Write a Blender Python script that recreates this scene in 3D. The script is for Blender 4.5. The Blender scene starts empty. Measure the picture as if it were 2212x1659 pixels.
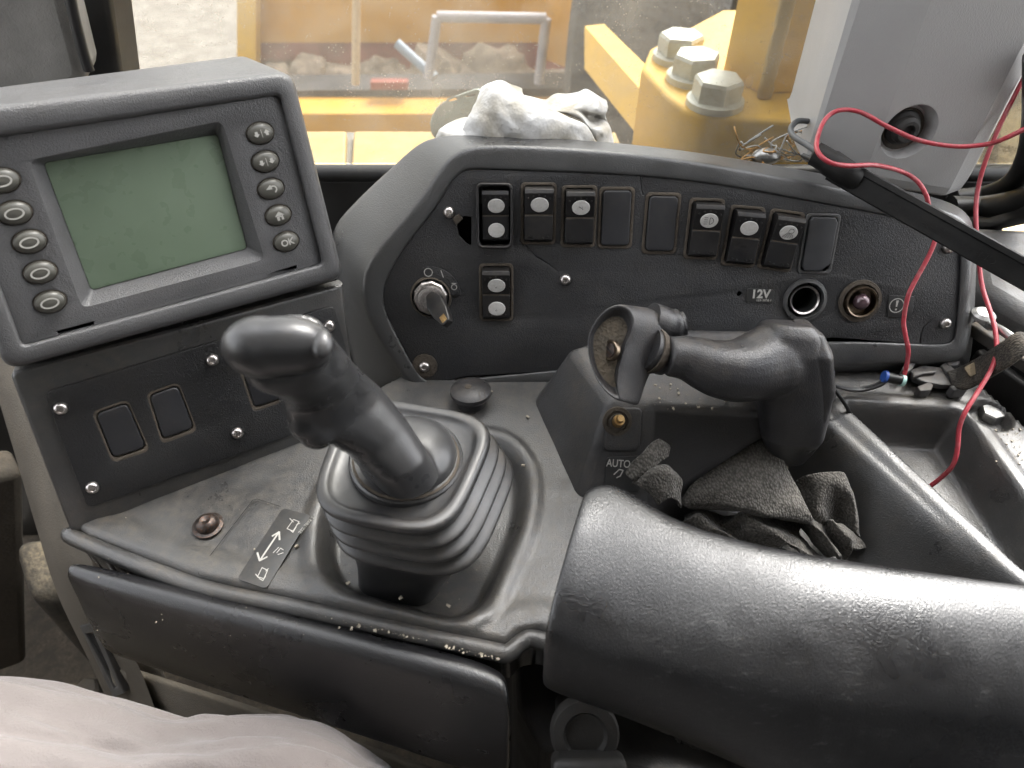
import bpy, bmesh, math, random
from mathutils import Vector, Matrix, noise
random.seed(7)
R = math.radians
sc = bpy.context.scene
col = sc.collection
# ------------------------------------------------------------------ camera
CAM = Vector((0, 0, 2.6))
cd = bpy.data.cameras.new('camera'); cam = bpy.data.objects.new('camera', cd); col.objects.link(cam)
cam.location = CAM; cam.rotation_euler = (R(45), 0, 0)
cd.sensor_width = 36; cd.lens = 1533 / 2212 * 36; cd.clip_start = .02; cd.clip_end = 500
cd.dof.use_dof = True; cd.dof.focus_distance = .56; cd.dof.aperture_fstop = 8.0
sc.camera = cam
# ------------------------------------------------------------------ sky, sun, exposure
w = bpy.data.worlds.new('World'); sc.world = w; w.use_nodes = True
nt = w.node_tree; bg = nt.nodes['Background']
sky = nt.nodes.new('ShaderNodeTexSky'); sky.sky_type = 'NISHITA'; sky.sun_disc = False
sky.sun_elevation = R(52); sky.sun_rotation = R(35); sky.dust_density = 3.0; sky.air_density = 1.0
hs = nt.nodes.new('ShaderNodeHueSaturation'); hs.inputs['Saturation'].default_value = .12
nt.links.new(sky.outputs[0], hs.inputs['Color']); nt.links.new(hs.outputs[0], bg.inputs[0])
bg.inputs[1].default_value = .15
sl = bpy.data.lights.new('sun', 'SUN'); sun = bpy.data.objects.new('sun', sl); col.objects.link(sun)
sl.energy = 1.5; sl.angle = R(25); sl.color = (1, .965, .91)
sun.rotation_euler = (R(-38), 0, R(-35))
sun.location = (2, 3, 6)
sc.view_settings.view_transform = 'Standard'; sc.view_settings.look = 'None'
sc.cycles.max_bounces = 5; sc.cycles.diffuse_bounces = 2; sc.cycles.glossy_bounces = 2; sc.cycles.transparent_max_bounces = 6
sc.cycles.use_adaptive_sampling = True; sc.cycles.adaptive_threshold = .03; sc.cycles.caustics_reflective = False; sc.cycles.caustics_refractive = False
sc.view_settings.exposure = 2.75; sc.view_settings.gamma = 1
# ------------------------------------------------------------------ helpers
S2 = math.sqrt(.5)
def ray(px, py):                       # viewing ray through a point of the photograph (2212 px wide)
    a = (px - 1106) / 1533; b = (829.5 - py) / 1533
    return Vector((a, S2 + b * S2, -S2 + b * S2))
def PZ(px, py, z):                     # point on the level z (relative to eye height)
    d = ray(px, py); return CAM + d * (z / d.z)
def PD(px, py, dep): return CAM + ray(px, py) * dep
def PY(px, py, y):
    d = ray(px, py); return CAM + d * (y / d.y)
class Frame:                           # a plane with its own u, v, w axes
    def __init__(s, o, h, v, n): s.o, s.h, s.v, s.n = Vector(o), Vector(h).normalized(), Vector(v).normalized(), Vector(n).normalized()
    @classmethod
    def make(c, o, yaw, tilt):
        y, t = R(yaw), R(tilt)
        n = Vector((math.sin(y) * math.cos(t), -math.cos(y) * math.cos(t), math.sin(t)))
        h = Vector((math.cos(y), math.sin(y), 0)); return c(o, h, n.cross(h), n)
    def uv(s, px, py, w=0):
        d = ray(px, py); k = ((s.o + s.n * w - CAM).dot(s.n)) / d.dot(s.n)
        p = CAM + d * k - s.o; return p.dot(s.h), p.dot(s.v)
    def P(s, u, v, w=0): return s.o + s.h * u + s.v * v + s.n * w
    def px(s, px, py, w=0): return s.P(*s.uv(px, py, w), w)
    def M(s, u=0, v=0, w=0, rot=0):
        m = Matrix((s.h, s.v, s.n)).transposed().to_4x4(); m.translation = s.P(u, v, w)
        return m @ Matrix.Rotation(rot, 4, 'Z')
    def at(s, px, py, w=0, rot=0): return s.M(*s.uv(px, py, w), w, rot)
WM = {}
def put(o, parent=None, M=None, label=None, cat=None, group=None, kind=None):
    M = M or Matrix(); col.objects.link(o)
    if parent:
        o.parent = parent; o.matrix_parent_inverse = WM[parent.name].inverted()
    o.matrix_basis = M; WM[o.name] = M.copy()
    if label: o['label'] = label
    if cat: o['category'] = cat
    if group: o['group'] = group
    if kind: o['kind'] = kind
    return o
def thing(name, loc, label, cat, group=None):
    o = bpy.data.objects.new(name, None); o.empty_display_size = .02
    return put(o, None, Matrix.Translation(Vector(loc)), label, cat, group)
def finish(me, sharp=35):
    me.shade_smooth()
    if sharp: me.set_sharp_from_angle(angle=R(sharp))
def mesh(name, vs, fs, mat, parent=None, M=None, sharp=35, sub=0, bevel=0, solid=0, **kw):
    me = bpy.data.meshes.new(name); vs = [Vector(v) for v in vs]
    if M is None and vs:
        c = sum(vs, Vector()) / len(vs); M = Matrix.Translation(c); vs = [v - c for v in vs]
    me.from_pydata([tuple(v) for v in vs], [], fs)
    bm = bmesh.new(); bm.from_mesh(me); bmesh.ops.recalc_face_normals(bm, faces=bm.faces); bm.to_mesh(me); bm.free()
    me.materials.append(mat); finish(me, 0 if sub else sharp)
    o = bpy.data.objects.new(name, me); put(o, parent, M, **kw)
    if solid: m = o.modifiers.new('s', 'SOLIDIFY'); m.thickness = solid; m.offset = -1
    if bevel:
        m = o.modifiers.new('b', 'BEVEL'); m.width = bevel; m.segments = 3; m.limit_method = 'ANGLE'; m.angle_limit = R(30); m.harden_normals = False
    if sub: m = o.modifiers.new('u', 'SUBSURF'); m.levels = m.render_levels = sub
    return o
def loftdata(rings, closed=True, cap0=True, cap1=True):
    vs, fs = [], []; n = len(rings[0])
    for r in rings: vs += [Vector(p) for p in r]
    for i in range(len(rings) - 1):
        for j in range(n if closed else n - 1):
            a = i * n + j; b = i * n + (j + 1) % n; fs.append((a, b, b + n, a + n))
    if closed and cap0: fs.append(tuple(range(n))[::-1])
    if closed and cap1: k = (len(rings) - 1) * n; fs.append(tuple(range(k, k + n)))
    return vs, fs
def loft(name, rings, mat, parent=None, closed=True, cap0=True, cap1=True, **kw):
    vs, fs = loftdata(rings, closed, cap0, cap1); return mesh(name, vs, fs, mat, parent, **kw)
def catmull(pts, n=8, closed=False):
    pts = [Vector(p) for p in pts]; out = []; N = len(pts)
    for i in range(N if closed else N - 1):
        if closed: p0, p1, p2, p3 = pts[i - 1], pts[i], pts[(i + 1) % N], pts[(i + 2) % N]
        else: p0, p1, p2, p3 = pts[max(i - 1, 0)], pts[i], pts[i + 1], pts[min(i + 2, N - 1)]
        for k in range(n):
            t = k / n; out.append(.5 * ((2 * p1) + (p2 - p0) * t + (2 * p0 - 5 * p1 + 4 * p2 - p3) * t * t + (3 * p1 - p0 - 3 * p2 + p3) * t ** 3))
    if not closed: out.append(pts[-1])
    return out
def tubedata(pts, rad, seg=10):
    rings = []; N = len(pts); up = Vector((.13, .31, .94)); prev = None
    for i, p in enumerate(pts):
        t = (pts[min(i + 1, N - 1)] - pts[max(i - 1, 0)]).normalized()
        x = (prev - t * prev.dot(t)) if prev else t.cross(up)
        if x.length < 1e-6: x = t.orthogonal()
        x.normalize(); prev = x; y = t.cross(x); r = rad[i] if isinstance(rad, (list, tuple)) else rad
        rings.append([p + x * r * math.cos(a * 2 * math.pi / seg) + y * r * math.sin(a * 2 * math.pi / seg) for a in range(seg)])
    return loftdata(rings)
def tube(name, pts, rad, mat, parent=None, seg=10, n=8, **kw):
    vs, fs = tubedata(catmull(pts, n) if n else [Vector(p) for p in pts], rad, seg); return mesh(name, vs, fs, mat, parent, sharp=60, **kw)
def lathe(name, prof, mat, parent, M, seg=32, sy=1, **kw):        # prof: (radius, w); axis = local z
    rings = [[Vector((r * math.cos(2 * math.pi * k / seg), r * sy * math.sin(2 * math.pi * k / seg), z)) for k in range(seg)] for r, z in prof]
    vs, fs = loftdata(rings, True, False, False); return mesh(name, vs, fs, mat, parent, M=M, **kw)
def rrect(w, h, r, n=5, c=(0, 0)):
    out = []
    for sx, sy, a0 in ((1, 1, 0), (-1, 1, 90), (-1, -1, 180), (1, -1, 270)):
        for k in range(n + 1):
            a = R(a0 + 90 * k / n); out.append((c[0] + sx * (w / 2 - r) + r * math.cos(a), c[1] + sy * (h / 2 - r) + r * math.sin(a)))
    return out
def rpoly(pts, r, n=4):                 # polygon with rounded corners
    out = []; N = len(pts); rr = r if isinstance(r, (list, tuple)) else [r] * N
    for i in range(N):
        p = Vector(pts[i]); a = Vector(pts[i - 1]) - p; b = Vector(pts[(i + 1) % N]) - p
        d = min(rr[i], a.length * .45, b.length * .45)
        if d < 1e-5: out.append(tuple(p)); continue
        p0, p1 = p + a.normalized() * d, p + b.normalized() * d
        for k in range(n + 1):
            t = k / n; out.append(tuple(p0 * (1 - t) ** 2 + p * 2 * t * (1 - t) + p1 * t * t))
    return out
def platedata(outlines, thick, bev=0):   # 2-D outlines (holes allowed) -> local mesh, front at w=0
    cu = bpy.data.curves.new('c', 'CURVE'); cu.dimensions = '2D'; cu.fill_mode = 'BOTH'
    for o in outlines:
        s = cu.splines.new('POLY'); s.points.add(len(o) - 1); s.use_cyclic_u = True
        for p, q in zip(s.points, o): p.co = (q[0], q[1], 0, 1)
    cu.extrude = max(thick / 2 - bev, 1e-5); cu.bevel_depth = bev; cu.bevel_resolution = 2; cu.offset = -bev
    ob = bpy.data.objects.new('c', cu); col.objects.link(ob)
    me = bpy.data.meshes.new_from_object(ob.evaluated_get(bpy.context.evaluated_depsgraph_get()))
    bpy.data.objects.remove(ob); bpy.data.curves.remove(cu)
    bm = bmesh.new(); bm.from_mesh(me); bmesh.ops.remove_doubles(bm, verts=bm.verts, dist=1e-6)
    bmesh.ops.translate(bm, verts=bm.verts, vec=(0, 0, -thick / 2)); bm.to_mesh(me); bm.free()
    me.materials.clear(); return me
def plate(name, outlines, thick, mat, parent, M, bev=0, sharp=30, **kw):
    me = platedata(outlines, thick, bev); me.name = name; me.materials.append(mat); finish(me, sharp)
    return put(bpy.data.objects.new(name, me), parent, M, **kw)
def inst(name, me, parent, M, **kw): return put(bpy.data.objects.new(name, me), parent, M, **kw)
def text(name, body, size, mat, parent, M, ext=.0002, sx=1, bold=0, **kw):
    cu = bpy.data.curves.new('t', 'FONT'); cu.body = body; cu.size = size; cu.align_x = 'CENTER'; cu.align_y = 'CENTER'; cu.extrude = ext; cu.offset = bold
    ob = bpy.data.objects.new('t', cu); col.objects.link(ob)
    me = bpy.data.meshes.new_from_object(ob.evaluated_get(bpy.context.evaluated_depsgraph_get()))
    bpy.data.objects.remove(ob); bpy.data.curves.remove(cu); me.name = name
    if sx != 1: me.transform(Matrix.Diagonal((sx, 1, 1, 1)))
    me.materials.clear(); me.materials.append(mat)
    return put(bpy.data.objects.new(name, me), parent, M, **kw)
def join(parts):                          # [(vs, fs), ...] -> one
    vs, fs = [], []
    for v, f in parts: n = len(vs); vs += list(v); fs += [tuple(i + n for i in q) for q in f]
    return vs, fs
def boxdata(c, s, rot=None):
    vs = [Vector((x * s[0] / 2, y * s[1] / 2, z * s[2] / 2)) for x in (-1, 1) for y in (-1, 1) for z in (-1, 1)]
    if rot: vs = [rot @ v for v in vs]
    return [v + Vector(c) for v in vs], [(0, 1, 3, 2), (4, 6, 7, 5), (0, 4, 5, 1), (2, 3, 7, 6), (0, 2, 6, 4), (1, 5, 7, 3)]
def balldata(c, r, M=None, nu=20, nv=12):
    vs, fs = [], []; r = (r, r, r) if isinstance(r, (int, float)) else r
    rings = []
    for i in range(nv + 1):
        a = math.pi * (i + .02) / (nv + .04)
        rings.append([Vector((r[0] * math.sin(a) * math.cos(2 * math.pi * j / nu), r[1] * math.sin(a) * math.sin(2 * math.pi * j / nu), r[2] * math.cos(a))) for j in range(nu)])
    vs, fs = loftdata(rings); return [((M @ v) if M else v) + Vector(c) for v in vs], fs
def organic(name, parts, mat, parent, voxel=.0015, smooth=8, sub=0, **kw):     # solids fused into one skin
    vs, fs = join(parts); o = mesh(name, vs, fs, mat, parent, sharp=0, **kw)
    m = o.modifiers.new('r', 'REMESH'); m.mode = 'VOXEL'; m.voxel_size = voxel; m.use_smooth_shade = True
    m = o.modifiers.new('s', 'SMOOTH'); m.factor = .5; m.iterations = smooth
    if sub: m = o.modifiers.new('u', 'SUBSURF'); m.levels = m.render_levels = sub
    return o
def smooth01(a, b, x):
    t = min(1, max(0, (x - a) / (b - a))); return t * t * (3 - 2 * t)
def sdpoly(x, y, poly):                  # signed distance, inside negative
    d = 1e9; ins = False; n = len(poly)
    for i in range(n):
        ax, ay = poly[i]; bx, by = poly[(i + 1) % n]
        ex, ey = bx - ax, by - ay; wx, wy = x - ax, y - ay
        t = max(0, min(1, (wx * ex + wy * ey) / (ex * ex + ey * ey + 1e-12)))
        d = min(d, (wx - ex * t) ** 2 + (wy - ey * t) ** 2)
        if (ay > y) != (by > y) and x < (bx - ax) * (y - ay) / (by - ay) + ax: ins = not ins
    d = math.sqrt(d); return -d if ins else d
# ------------------------------------------------------------------ materials
def newmat(name):
    m = bpy.data.materials.new(name); m.use_nodes = True; return m, m.node_tree, m.node_tree.nodes['Principled BSDF']
def N(nt, t, **kw):
    n = nt.nodes.new(t)
    for k, v in kw.items():
        if k in n.inputs: n.inputs[k].default_value = v
        else: setattr(n, k, v)
    return n
def ramp(nt, src, p0, p1, c0=(0, 0, 0, 1), c1=(1, 1, 1, 1)):
    r = nt.nodes.new('ShaderNodeValToRGB'); r.color_ramp.elements[0].position = p0; r.color_ramp.elements[1].position = p1
    r.color_ramp.elements[0].color = c0; r.color_ramp.elements[1].color = c1; nt.links.new(src, r.inputs[0]); return r.outputs[0]
def mixc(nt, f, a, b, blend='MIX'):
    m = nt.nodes.new('ShaderNodeMix'); m.data_type = 'RGBA'; m.blend_type = blend
    for s, v in ((m.inputs[0], f), (m.inputs[6], a), (m.inputs[7], b)):
        if hasattr(v, 'links'): nt.links.new(v, s)
        else: s.default_value = v if not isinstance(v, tuple) or len(v) == 4 else (*v, 1)
    return m.outputs[2]
def math_(nt, op, a, b=None):
    m = nt.nodes.new('ShaderNodeMath'); m.operation = op
    for s, v in ((m.inputs[0], a), (m.inputs[1], b)):
        if v is None: continue
        if hasattr(v, 'links'): nt.links.new(v, s)
        else: s.default_value = v
    return m.outputs[0]
DUST = (.13, .106, .078)
def plastic(name, c, rough=.5, grain=900, gs=.25, gd=.0006, dust=.25, dustc=DUST, spec=.5, wear=.12, wearc=None, blotch=14, coat=0, scratch=0, metal=0, rvar=.1):
    m, nt, b = newmat(name); L = nt.links.new
    tc = N(nt, 'ShaderNodeNewGeometry').outputs['Position']
    big = N(nt, 'ShaderNodeTexNoise', Scale=blotch, Detail=4, Roughness=.65); L(tc, big.inputs['Vector'])
    fine = N(nt, 'ShaderNodeTexNoise', Scale=160, Detail=2, Roughness=.7); L(tc, fine.inputs['Vector'])
    wc = wearc or tuple(min(1, x * 1.9 + .015) for x in c)
    base = mixc(nt, math_(nt, 'MULTIPLY', ramp(nt, big.outputs[0], .38, .68), wear * 4 if wear < .25 else 1), (*c, 1), (*wc, 1))
    # dust that has settled on surfaces facing up, plus loose specks
    geo = N(nt, 'ShaderNodeNewGeometry'); sx = N(nt, 'ShaderNodeSeparateXYZ'); L(geo.outputs['Normal'], sx.inputs[0])
    up = N(nt, 'ShaderNodeMapRange'); L(sx.outputs[2], up.inputs[0]); up.inputs[1].default_value = -.1; up.inputs[2].default_value = 1; up.inputs[3].default_value = .12
    big2 = N(nt, 'ShaderNodeTexNoise', Scale=blotch * 1.7, Detail=5, Roughness=.72); L(tc, big2.inputs['Vector'])
    f = math_(nt, 'MULTIPLY', up.outputs[0], ramp(nt, big2.outputs[0], .36, .74))
    f = math_(nt, 'MULTIPLY', f, ramp(nt, fine.outputs[0], .25, .8)); f = math_(nt, 'MULTIPLY', f, dust * 2.4)
    spk = N(nt, 'ShaderNodeTexVoronoi', Scale=420); L(tc, spk.inputs['Vector'])
    sp = math_(nt, 'MULTIPLY', ramp(nt, spk.outputs['Distance'], .05, .12, (1, 1, 1, 1), (0, 0, 0, 1)), ramp(nt, big2.outputs[0], .52, .62))
    f = math_(nt, 'MINIMUM', math_(nt, 'ADD', f, math_(nt, 'MULTIPLY', sp, min(1, dust * 2.2))), .92)
    cc = mixc(nt, f, base, (*dustc, 1))
    if scratch:
        mp = N(nt, 'ShaderNodeMapping'); L(tc, mp.inputs[0]); mp.inputs['Scale'].default_value = (60, 260, 160)
        sn = N(nt, 'ShaderNodeTexNoise', Scale=1.4, Detail=7, Roughness=.8, Distortion=1.5); L(mp.outputs[0], sn.inputs['Vector'])
        sf = math_(nt, 'MULTIPLY', math_(nt, 'MULTIPLY', ramp(nt, sn.outputs[0], .56, .64), ramp(nt, big.outputs[0], .44, .60)), scratch)
        cc = mixc(nt, sf, cc, (.16, .16, .155, 1))
    L(cc, b.inputs['Base Color'])
    rv = N(nt, 'ShaderNodeMapRange'); L(big.outputs[0], rv.inputs[0]); rv.inputs[1].default_value = .3; rv.inputs[2].default_value = .7; rv.inputs[3].default_value = max(.05, rough - rvar); rv.inputs[4].default_value = min(1, rough + rvar)
    L(math_(nt, 'MINIMUM', math_(nt, 'ADD', rv.outputs[0], math_(nt, 'MULTIPLY', f, .35)), .95), b.inputs['Roughness'])
    b.inputs['Specular IOR Level'].default_value = spec; b.inputs['Coat Weight'].default_value = coat; b.inputs['Coat Roughness'].default_value = .25; b.inputs['Metallic'].default_value = metal
    if gs:
        wp = N(nt, 'ShaderNodeTexNoise', Scale=grain * .45, Detail=0); L(tc, wp.inputs['Vector'])
        wv = N(nt, 'ShaderNodeVectorMath', operation='MULTIPLY_ADD'); L(wp.outputs['Color'], wv.inputs[0]); wv.inputs[1].default_value = (.0022,) * 3; L(tc, wv.inputs[2])
        vo = N(nt, 'ShaderNodeTexVoronoi', Scale=grain * .62, feature='F1'); L(wv.outputs[0], vo.inputs['Vector'])
        bp = N(nt, 'ShaderNodeBump', Strength=gs, Distance=gd); L(vo.outputs['Distance'], bp.inputs['Height'])
        L(bp.outputs[0], b.inputs['Normal'])
    return m
def simple(name, c, rough=.5, metal=0, spec=.5, var=.15, scale=60, bump=0, emit=None, dirt=None):
    m, nt, b = newmat(name); L = nt.links.new
    tc = N(nt, 'ShaderNodeNewGeometry').outputs['Position']
    n = N(nt, 'ShaderNodeTexNoise', Scale=scale, Detail=6, Roughness=.65); L(tc, n.inputs['Vector'])
    lo = tuple(x * (1 - var) for x in c); hi = tuple(min(1, x * (1 + var)) for x in c)
    cc = ramp(nt, n.outputs[0], .35, .65, (*lo, 1), (*hi, 1))
    if dirt:
        n2 = N(nt, 'ShaderNodeTexNoise', Scale=scale * 2.3, Detail=8, Roughness=.75); L(tc, n2.inputs['Vector'])
        cc = mixc(nt, math_(nt, 'MULTIPLY', ramp(nt, n2.outputs[0], .5, .66), dirt[1]), cc, (*dirt[0], 1))
    L(cc, b.inputs['Base Color']); b.inputs['Roughness'].default_value = rough; b.inputs['Metallic'].default_value = metal; b.inputs['Specular IOR Level'].default_value = spec
    if bump: bp = N(nt, 'ShaderNodeBump', Strength=bump, Distance=.002); L(n.outputs[0], bp.inputs['Height']); L(bp.outputs[0], b.inputs['Normal'])
    return m
M_deck = plastic('moulded charcoal plastic', (.031, .0308, .0308), .35, 1350, .42, .0004, .36, dustc=(.12, .10, .074), spec=.75, rvar=.14)
M_rim = plastic('grey shroud plastic', (.046, .0465, .047), .34, 1350, .45, .0004, .12, dustc=(.13, .11, .085), spec=.9)
M_panel = plastic('black grained plate', (.021, .0215, .023), .42, 1350, .7, .0005, .14, wear=.06)
M_panel2 = plastic('near black grained plate', (.0095, .010, .011), .42, 1350, .7, .0005, .10, wear=.04)
M_mon = plastic('grey monitor plastic', (.078, .0775, .0795), .40, 1350, .5, .0005, .10, wear=.05)
M_rock = plastic('black rocker plastic', (.006, .006, .007), .36, 1400, .1, .0003, .2, wear=.05)
M_plug = plastic('blanking plug plastic', (.014, .0145, .017), .40, 1500, .12, .0003, .15, wear=.06)
M_dirt = plastic('packed brown dirt', (.05, .040, .030), .9, 500, .5, .001, .5)
M_black = simple('black void plastic', (.004, .004, .004), .8)
M_lens = simple('white lens plastic', (.50, .49, .47), .35, var=.07, scale=300, dirt=((.35, .3, .24), .5))
M_ink = simple('dark ink print', (.05, .05, .05), .7)
M_white = simple('pale print', (.42, .41, .38), .6, var=.06)
M_chrome = simple('dull chrome', (.55, .52, .5), .28, 1, var=.25, scale=400, dirt=((.12, .07, .04), .7))
M_steel = simple('zinc steel', (.42, .42, .41), .38, 1, var=.2, scale=200, dirt=((.16, .13, .10), .5))
M_brass = simple('worn brass', (.55, .36, .16), .35, 1, var=.25, scale=300, dirt=((.12, .07, .04), .5))
M_grip = plastic('worn black grip rubber', (.028, .0285, .030), .31, 1500, .12, .0002, .06, wear=.12, wearc=(.042, .042, .043), blotch=14, spec=.55)
M_lever = plastic('grained black lever plastic', (.020, .020, .022), .33, 1500, .42, .0004, .26, wear=.1)
M_boot = plastic('black rubber boot', (.020, .0205, .022), .38, 700, .06, .0003, .2, wear=.12, wearc=(.036, .0365, .038), scratch=.12, spec=.7)
M_pad = plastic('armrest leatherette', (.005, .0052, .006), .34, 1700, .36, .00034, .02, wear=.1, wearc=(.010, .0105, .012), blotch=11, scratch=.35, spec=.8, rvar=.17)
M_pad2 = plastic('console pad leatherette', (.0055, .0055, .0065), .29, 1700, .36, .00035, .02, wear=.02, spec=.8)
# ================================================================== console body: deck, left face, lever pod
Z0 = -.458
console = thing('operator_console', PZ(900, 1300, -.60), 'moulded charcoal plastic operator console carrying the levers, trays and left switch blanks', 'console')
def xy(pts, z): return [tuple(PZ(a, b, z - 0)[:2]) for a, b in pts]
front = xy([(150, 1150), (172, 1168), (420, 1264), (800, 1347), (1050, 1402), (1100, 1412), (1128, 1385), (1165, 1380), (1330, 1440), (2600, 1760)], Z0)
deck_poly = front + xy([(2900, 1500), (2230, 935), (2085, 800), (2060, 700), (1400, 700), (960, 760), (760, 870), (600, 940), (165, 1135)], Z0)
recess = rpoly(xy([(700, 1205), (738, 1268), (985, 1335), (1040, 1300), (1122, 1120), (1128, 1020), (1080, 955), (800, 950), (705, 1100)], Z0), .02)
tray = rpoly(xy([(1806, 868), (2078, 886), (2240, 1110), (2420, 1330), (2215, 1250)], Z0), .012)
comp = rpoly(xy([(1420, 900), (1752, 878), (1852, 970), (2012, 1114), (2150, 1222), (2400, 1430), (2400, 1700), (1500, 1700), (1320, 1300), (1345, 1000)], Z0), .008)
pocket = PZ(2138, 897, Z0)
def deckz(x, y):
    z = 0
    e = sdpoly(x, y, deck_poly)
    if e > -.04:
        fr = min(math.hypot(x - a[0], y - a[1]) for a in front_s)
        z += .003 * smooth01(.034, .018, fr) - .012 * smooth01(.010, .0, fr)
    if x < .03: z -= .016 * smooth01(.009, -.008, sdpoly(x, y, recess)) ; z += .003 * smooth01(.012, .004, abs(sdpoly(x, y, recess) - .008))
    if x > .05:
        t = sdpoly(x, y, tray); z -= .038 * smooth01(.0, -.016, t)
        z += .0035 * smooth01(.012, .003, abs(t - .004))
        z -= .066 * smooth01(.003, -.040, sdpoly(x, y, comp))
        d = math.hypot((x - pocket.x), (y - pocket.y)); z -= .012 * smooth01(.019, .0155, d)
    return z + .0006 * noise.noise((x * 30, y * 30, 0))
front_s = []
for i in range(len(front) - 1):
    for k in range(24): t = k / 24; front_s.append((front[i][0] * (1 - t) + front[i + 1][0] * t, front[i][1] * (1 - t) + front[i + 1][1] * t))
edge_s = []
for i in range(len(deck_poly)):
    a, b = Vector(deck_poly[i]), Vector(deck_poly[(i + 1) % len(deck_poly)])
    for k in range(int((b - a).length / .0015) + 1): t = k / (int((b - a).length / .0015) + 1); edge_s.append(tuple(a.lerp(b, t)))
st = .0022; nx, ny = int(.93 / st), int(.42 / st); x0, y0 = -.37, .09
idx, vs, fs = {}, [], []
for j in range(ny):
    for i in range(nx):
        x, y = x0 + i * st, y0 + j * st
        e = sdpoly(x, y, deck_poly)
        if e < .0034:
            dz = 0
            if e > 0:
                q = min(edge_s, key=lambda a: (a[0] - x) ** 2 + (a[1] - y) ** 2); x, y = q; dz = -.03
            idx[i, j] = len(vs); vs.append((x, y, CAM.z + Z0 + deckz(x, y) + dz))
for (i, j), a in idx.items():
    q = [idx.get(k) for k in ((i + 1, j), (i + 1, j + 1), (i, j + 1))]
    if None not in q: fs.append((a, *q))
lip = catmull([PZ(a, b, Z0 - .0040) for a, b in [(152, 1150), (178, 1170), (420, 1265), (620, 1310), (800, 1348), (1050, 1403), (1096, 1410), (1126, 1388), (1165, 1382), (1330, 1442), (1700, 1540)]], 10)
vs_, fs_ = tubedata(lip, .0062, 12); mesh('front_lip', vs_, fs_, M_deck, console, sharp=0)
deck = mesh('deck', vs, fs, M_deck, console, sharp=0)
# left face with the blank switch plate
B = Frame.make(PZ(170, 1150, -.46), 30, 22)
def uvs(F, pts, w=0): return [F.uv(a, b, w) for a, b in pts]
plate('left_face', [rpoly(uvs(B, [(22, 815), (150, 1146), (166, 1156), (700, 948), (775, 905), (752, 700), (742, 612), (28, 802)]), [.004, .004, .002, 0, 0, 0, 0, 0])], .02, M_deck, console, B.M(), bev=.004)
pl_px = [(95, 849), (722, 660), (786, 885), (190, 1099)]
plug_q = [[(198, 890), (276, 863), (324, 973), (243, 1000)], [(316, 850), (386, 826), (426, 931), (350, 959)], [(517, 797), (600, 768), (632, 860), (547, 890)]]
def qinset(q, k):
    cx = sum(p[0] for p in q) / 4; cy = sum(p[1] for p in q) / 4; return [(cx + (a - cx) * k, cy + (b - cy) * k) for a, b in q]
blank = plate('blank_switch_plate', [rpoly(uvs(B, pl_px, .0035), .006)] + [rpoly(uvs(B, q, .0035), .005) for q in plug_q], .003, M_panel2, console, B.M(0, 0, .0035), bev=.0006)
for q in plug_q:
    plate('plug_seat', [rpoly(uvs(B, qinset(q, 1.10), .004), .006), rpoly(uvs(B, qinset(q, .90), .004), .0045)], .004, M_dirt, blank, B.M(0, 0, .0034), bev=.001)
    plate('blanking_plug', [rpoly(uvs(B, qinset(q, .855), .005), .0045)], .005, M_plug, blank, B.M(0, 0, .0042), bev=.0012)
def screwmesh():
    prof = [(.0049, -.001), (.0049, .0006), (.0043, .0022), (.0031, .0033), (.0020, .0036), (.0018, .0034), (.0017, .0018), (0, .0018)]
    rings = [[Vector((r * math.cos(2 * math.pi * k / 18), r * math.sin(2 * math.pi * k / 18), z)) for k in range(18)] for r, z in prof[:-1]]
    vs, fs = loftdata(rings, True, True, True); me = bpy.data.meshes.new('screw'); me.from_pydata([tuple(v) for v in vs], [], fs)
    me.materials.append(M_chrome); finish(me, 50); return me
SCREW = screwmesh()
for a, b in ((132, 882), (459, 777), (711, 704), (513, 935), (200, 1053)):
    inst('screw', SCREW, blank, B.at(a, b, .0036, random.random()) @ Matrix.Scale(1.0, 4))
# faint facet beside the ignition switch
# rusty dome bolt, decal plates and horn button on the deck
DK = Frame(PZ(600, 1200, Z0 + .0012), (1, 0, 0), (0, 1, 0), (0, 0, 1))
M_rust = simple('rusty steel', (.060, .052, .048), .34, .7, var=.5, scale=260, dirt=((.16, .06, .02), .7), bump=.3)
M_decal = plastic('dark decal film', (.020, .021, .022), .45, 1500, .05, .0002, .16, wear=.06)
lathe('dome_bolt', [(.0115, 0), (.0115, .0012), (.0088, .0018), (.0088, .004), (.007, .0068), (.004, .0082), (.0022, .0078), (0, .0068)], M_rust, console, DK.at(450, 1136))
OUTL = [[(428, 1234), (546, 1080), (556, 1078), (606, 1094)], [(428, 1234), (430, 1242), (500, 1258)]]
decal = plate('joystick_decal', [rpoly(uvs(DK, [(513, 1254), (577, 1276), (673, 1116), (612, 1100)]), .004)], .001, M_decal, console, DK.M(0, 0, .0022), bev=.0003, label='dark direction decal with white double arrow')
def stroke(F, pts, wpx, w):              # polyline -> thin quads in frame coordinates
    out = []
    P2 = [Vector(F.uv(a, b, w)) for a, b in pts]
    for a, b in zip(P2, P2[1:]):
        d = (b - a).normalized() * wpx; n = Vector((-d.y, d.x)); out.append(([Vector((*(a - n * .5 - d * .2), 0)), Vector((*(b - n * .5 + d * .2), 0)), Vector((*(b + n * .5 + d * .2), 0)), Vector((*(a + n * .5 - d * .2), 0))], [(0, 1, 2, 3)]))
    return out
def strokes(name, F, lines, width, w, mat, parent):
    d = []
    for k, l in enumerate(lines): d += [([v + Vector((0, 0, k * 2e-5 + i * 4e-6)) for v in q[0]], q[1]) for i, q in enumerate(stroke(F, l, width, w))]
    vs, fs = join(d); return mesh(name, vs, fs, mat, parent, M=F.M(0, 0, w))
strokes('label_outline', DK, OUTL, .0005, .0012, M_black, console)
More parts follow.
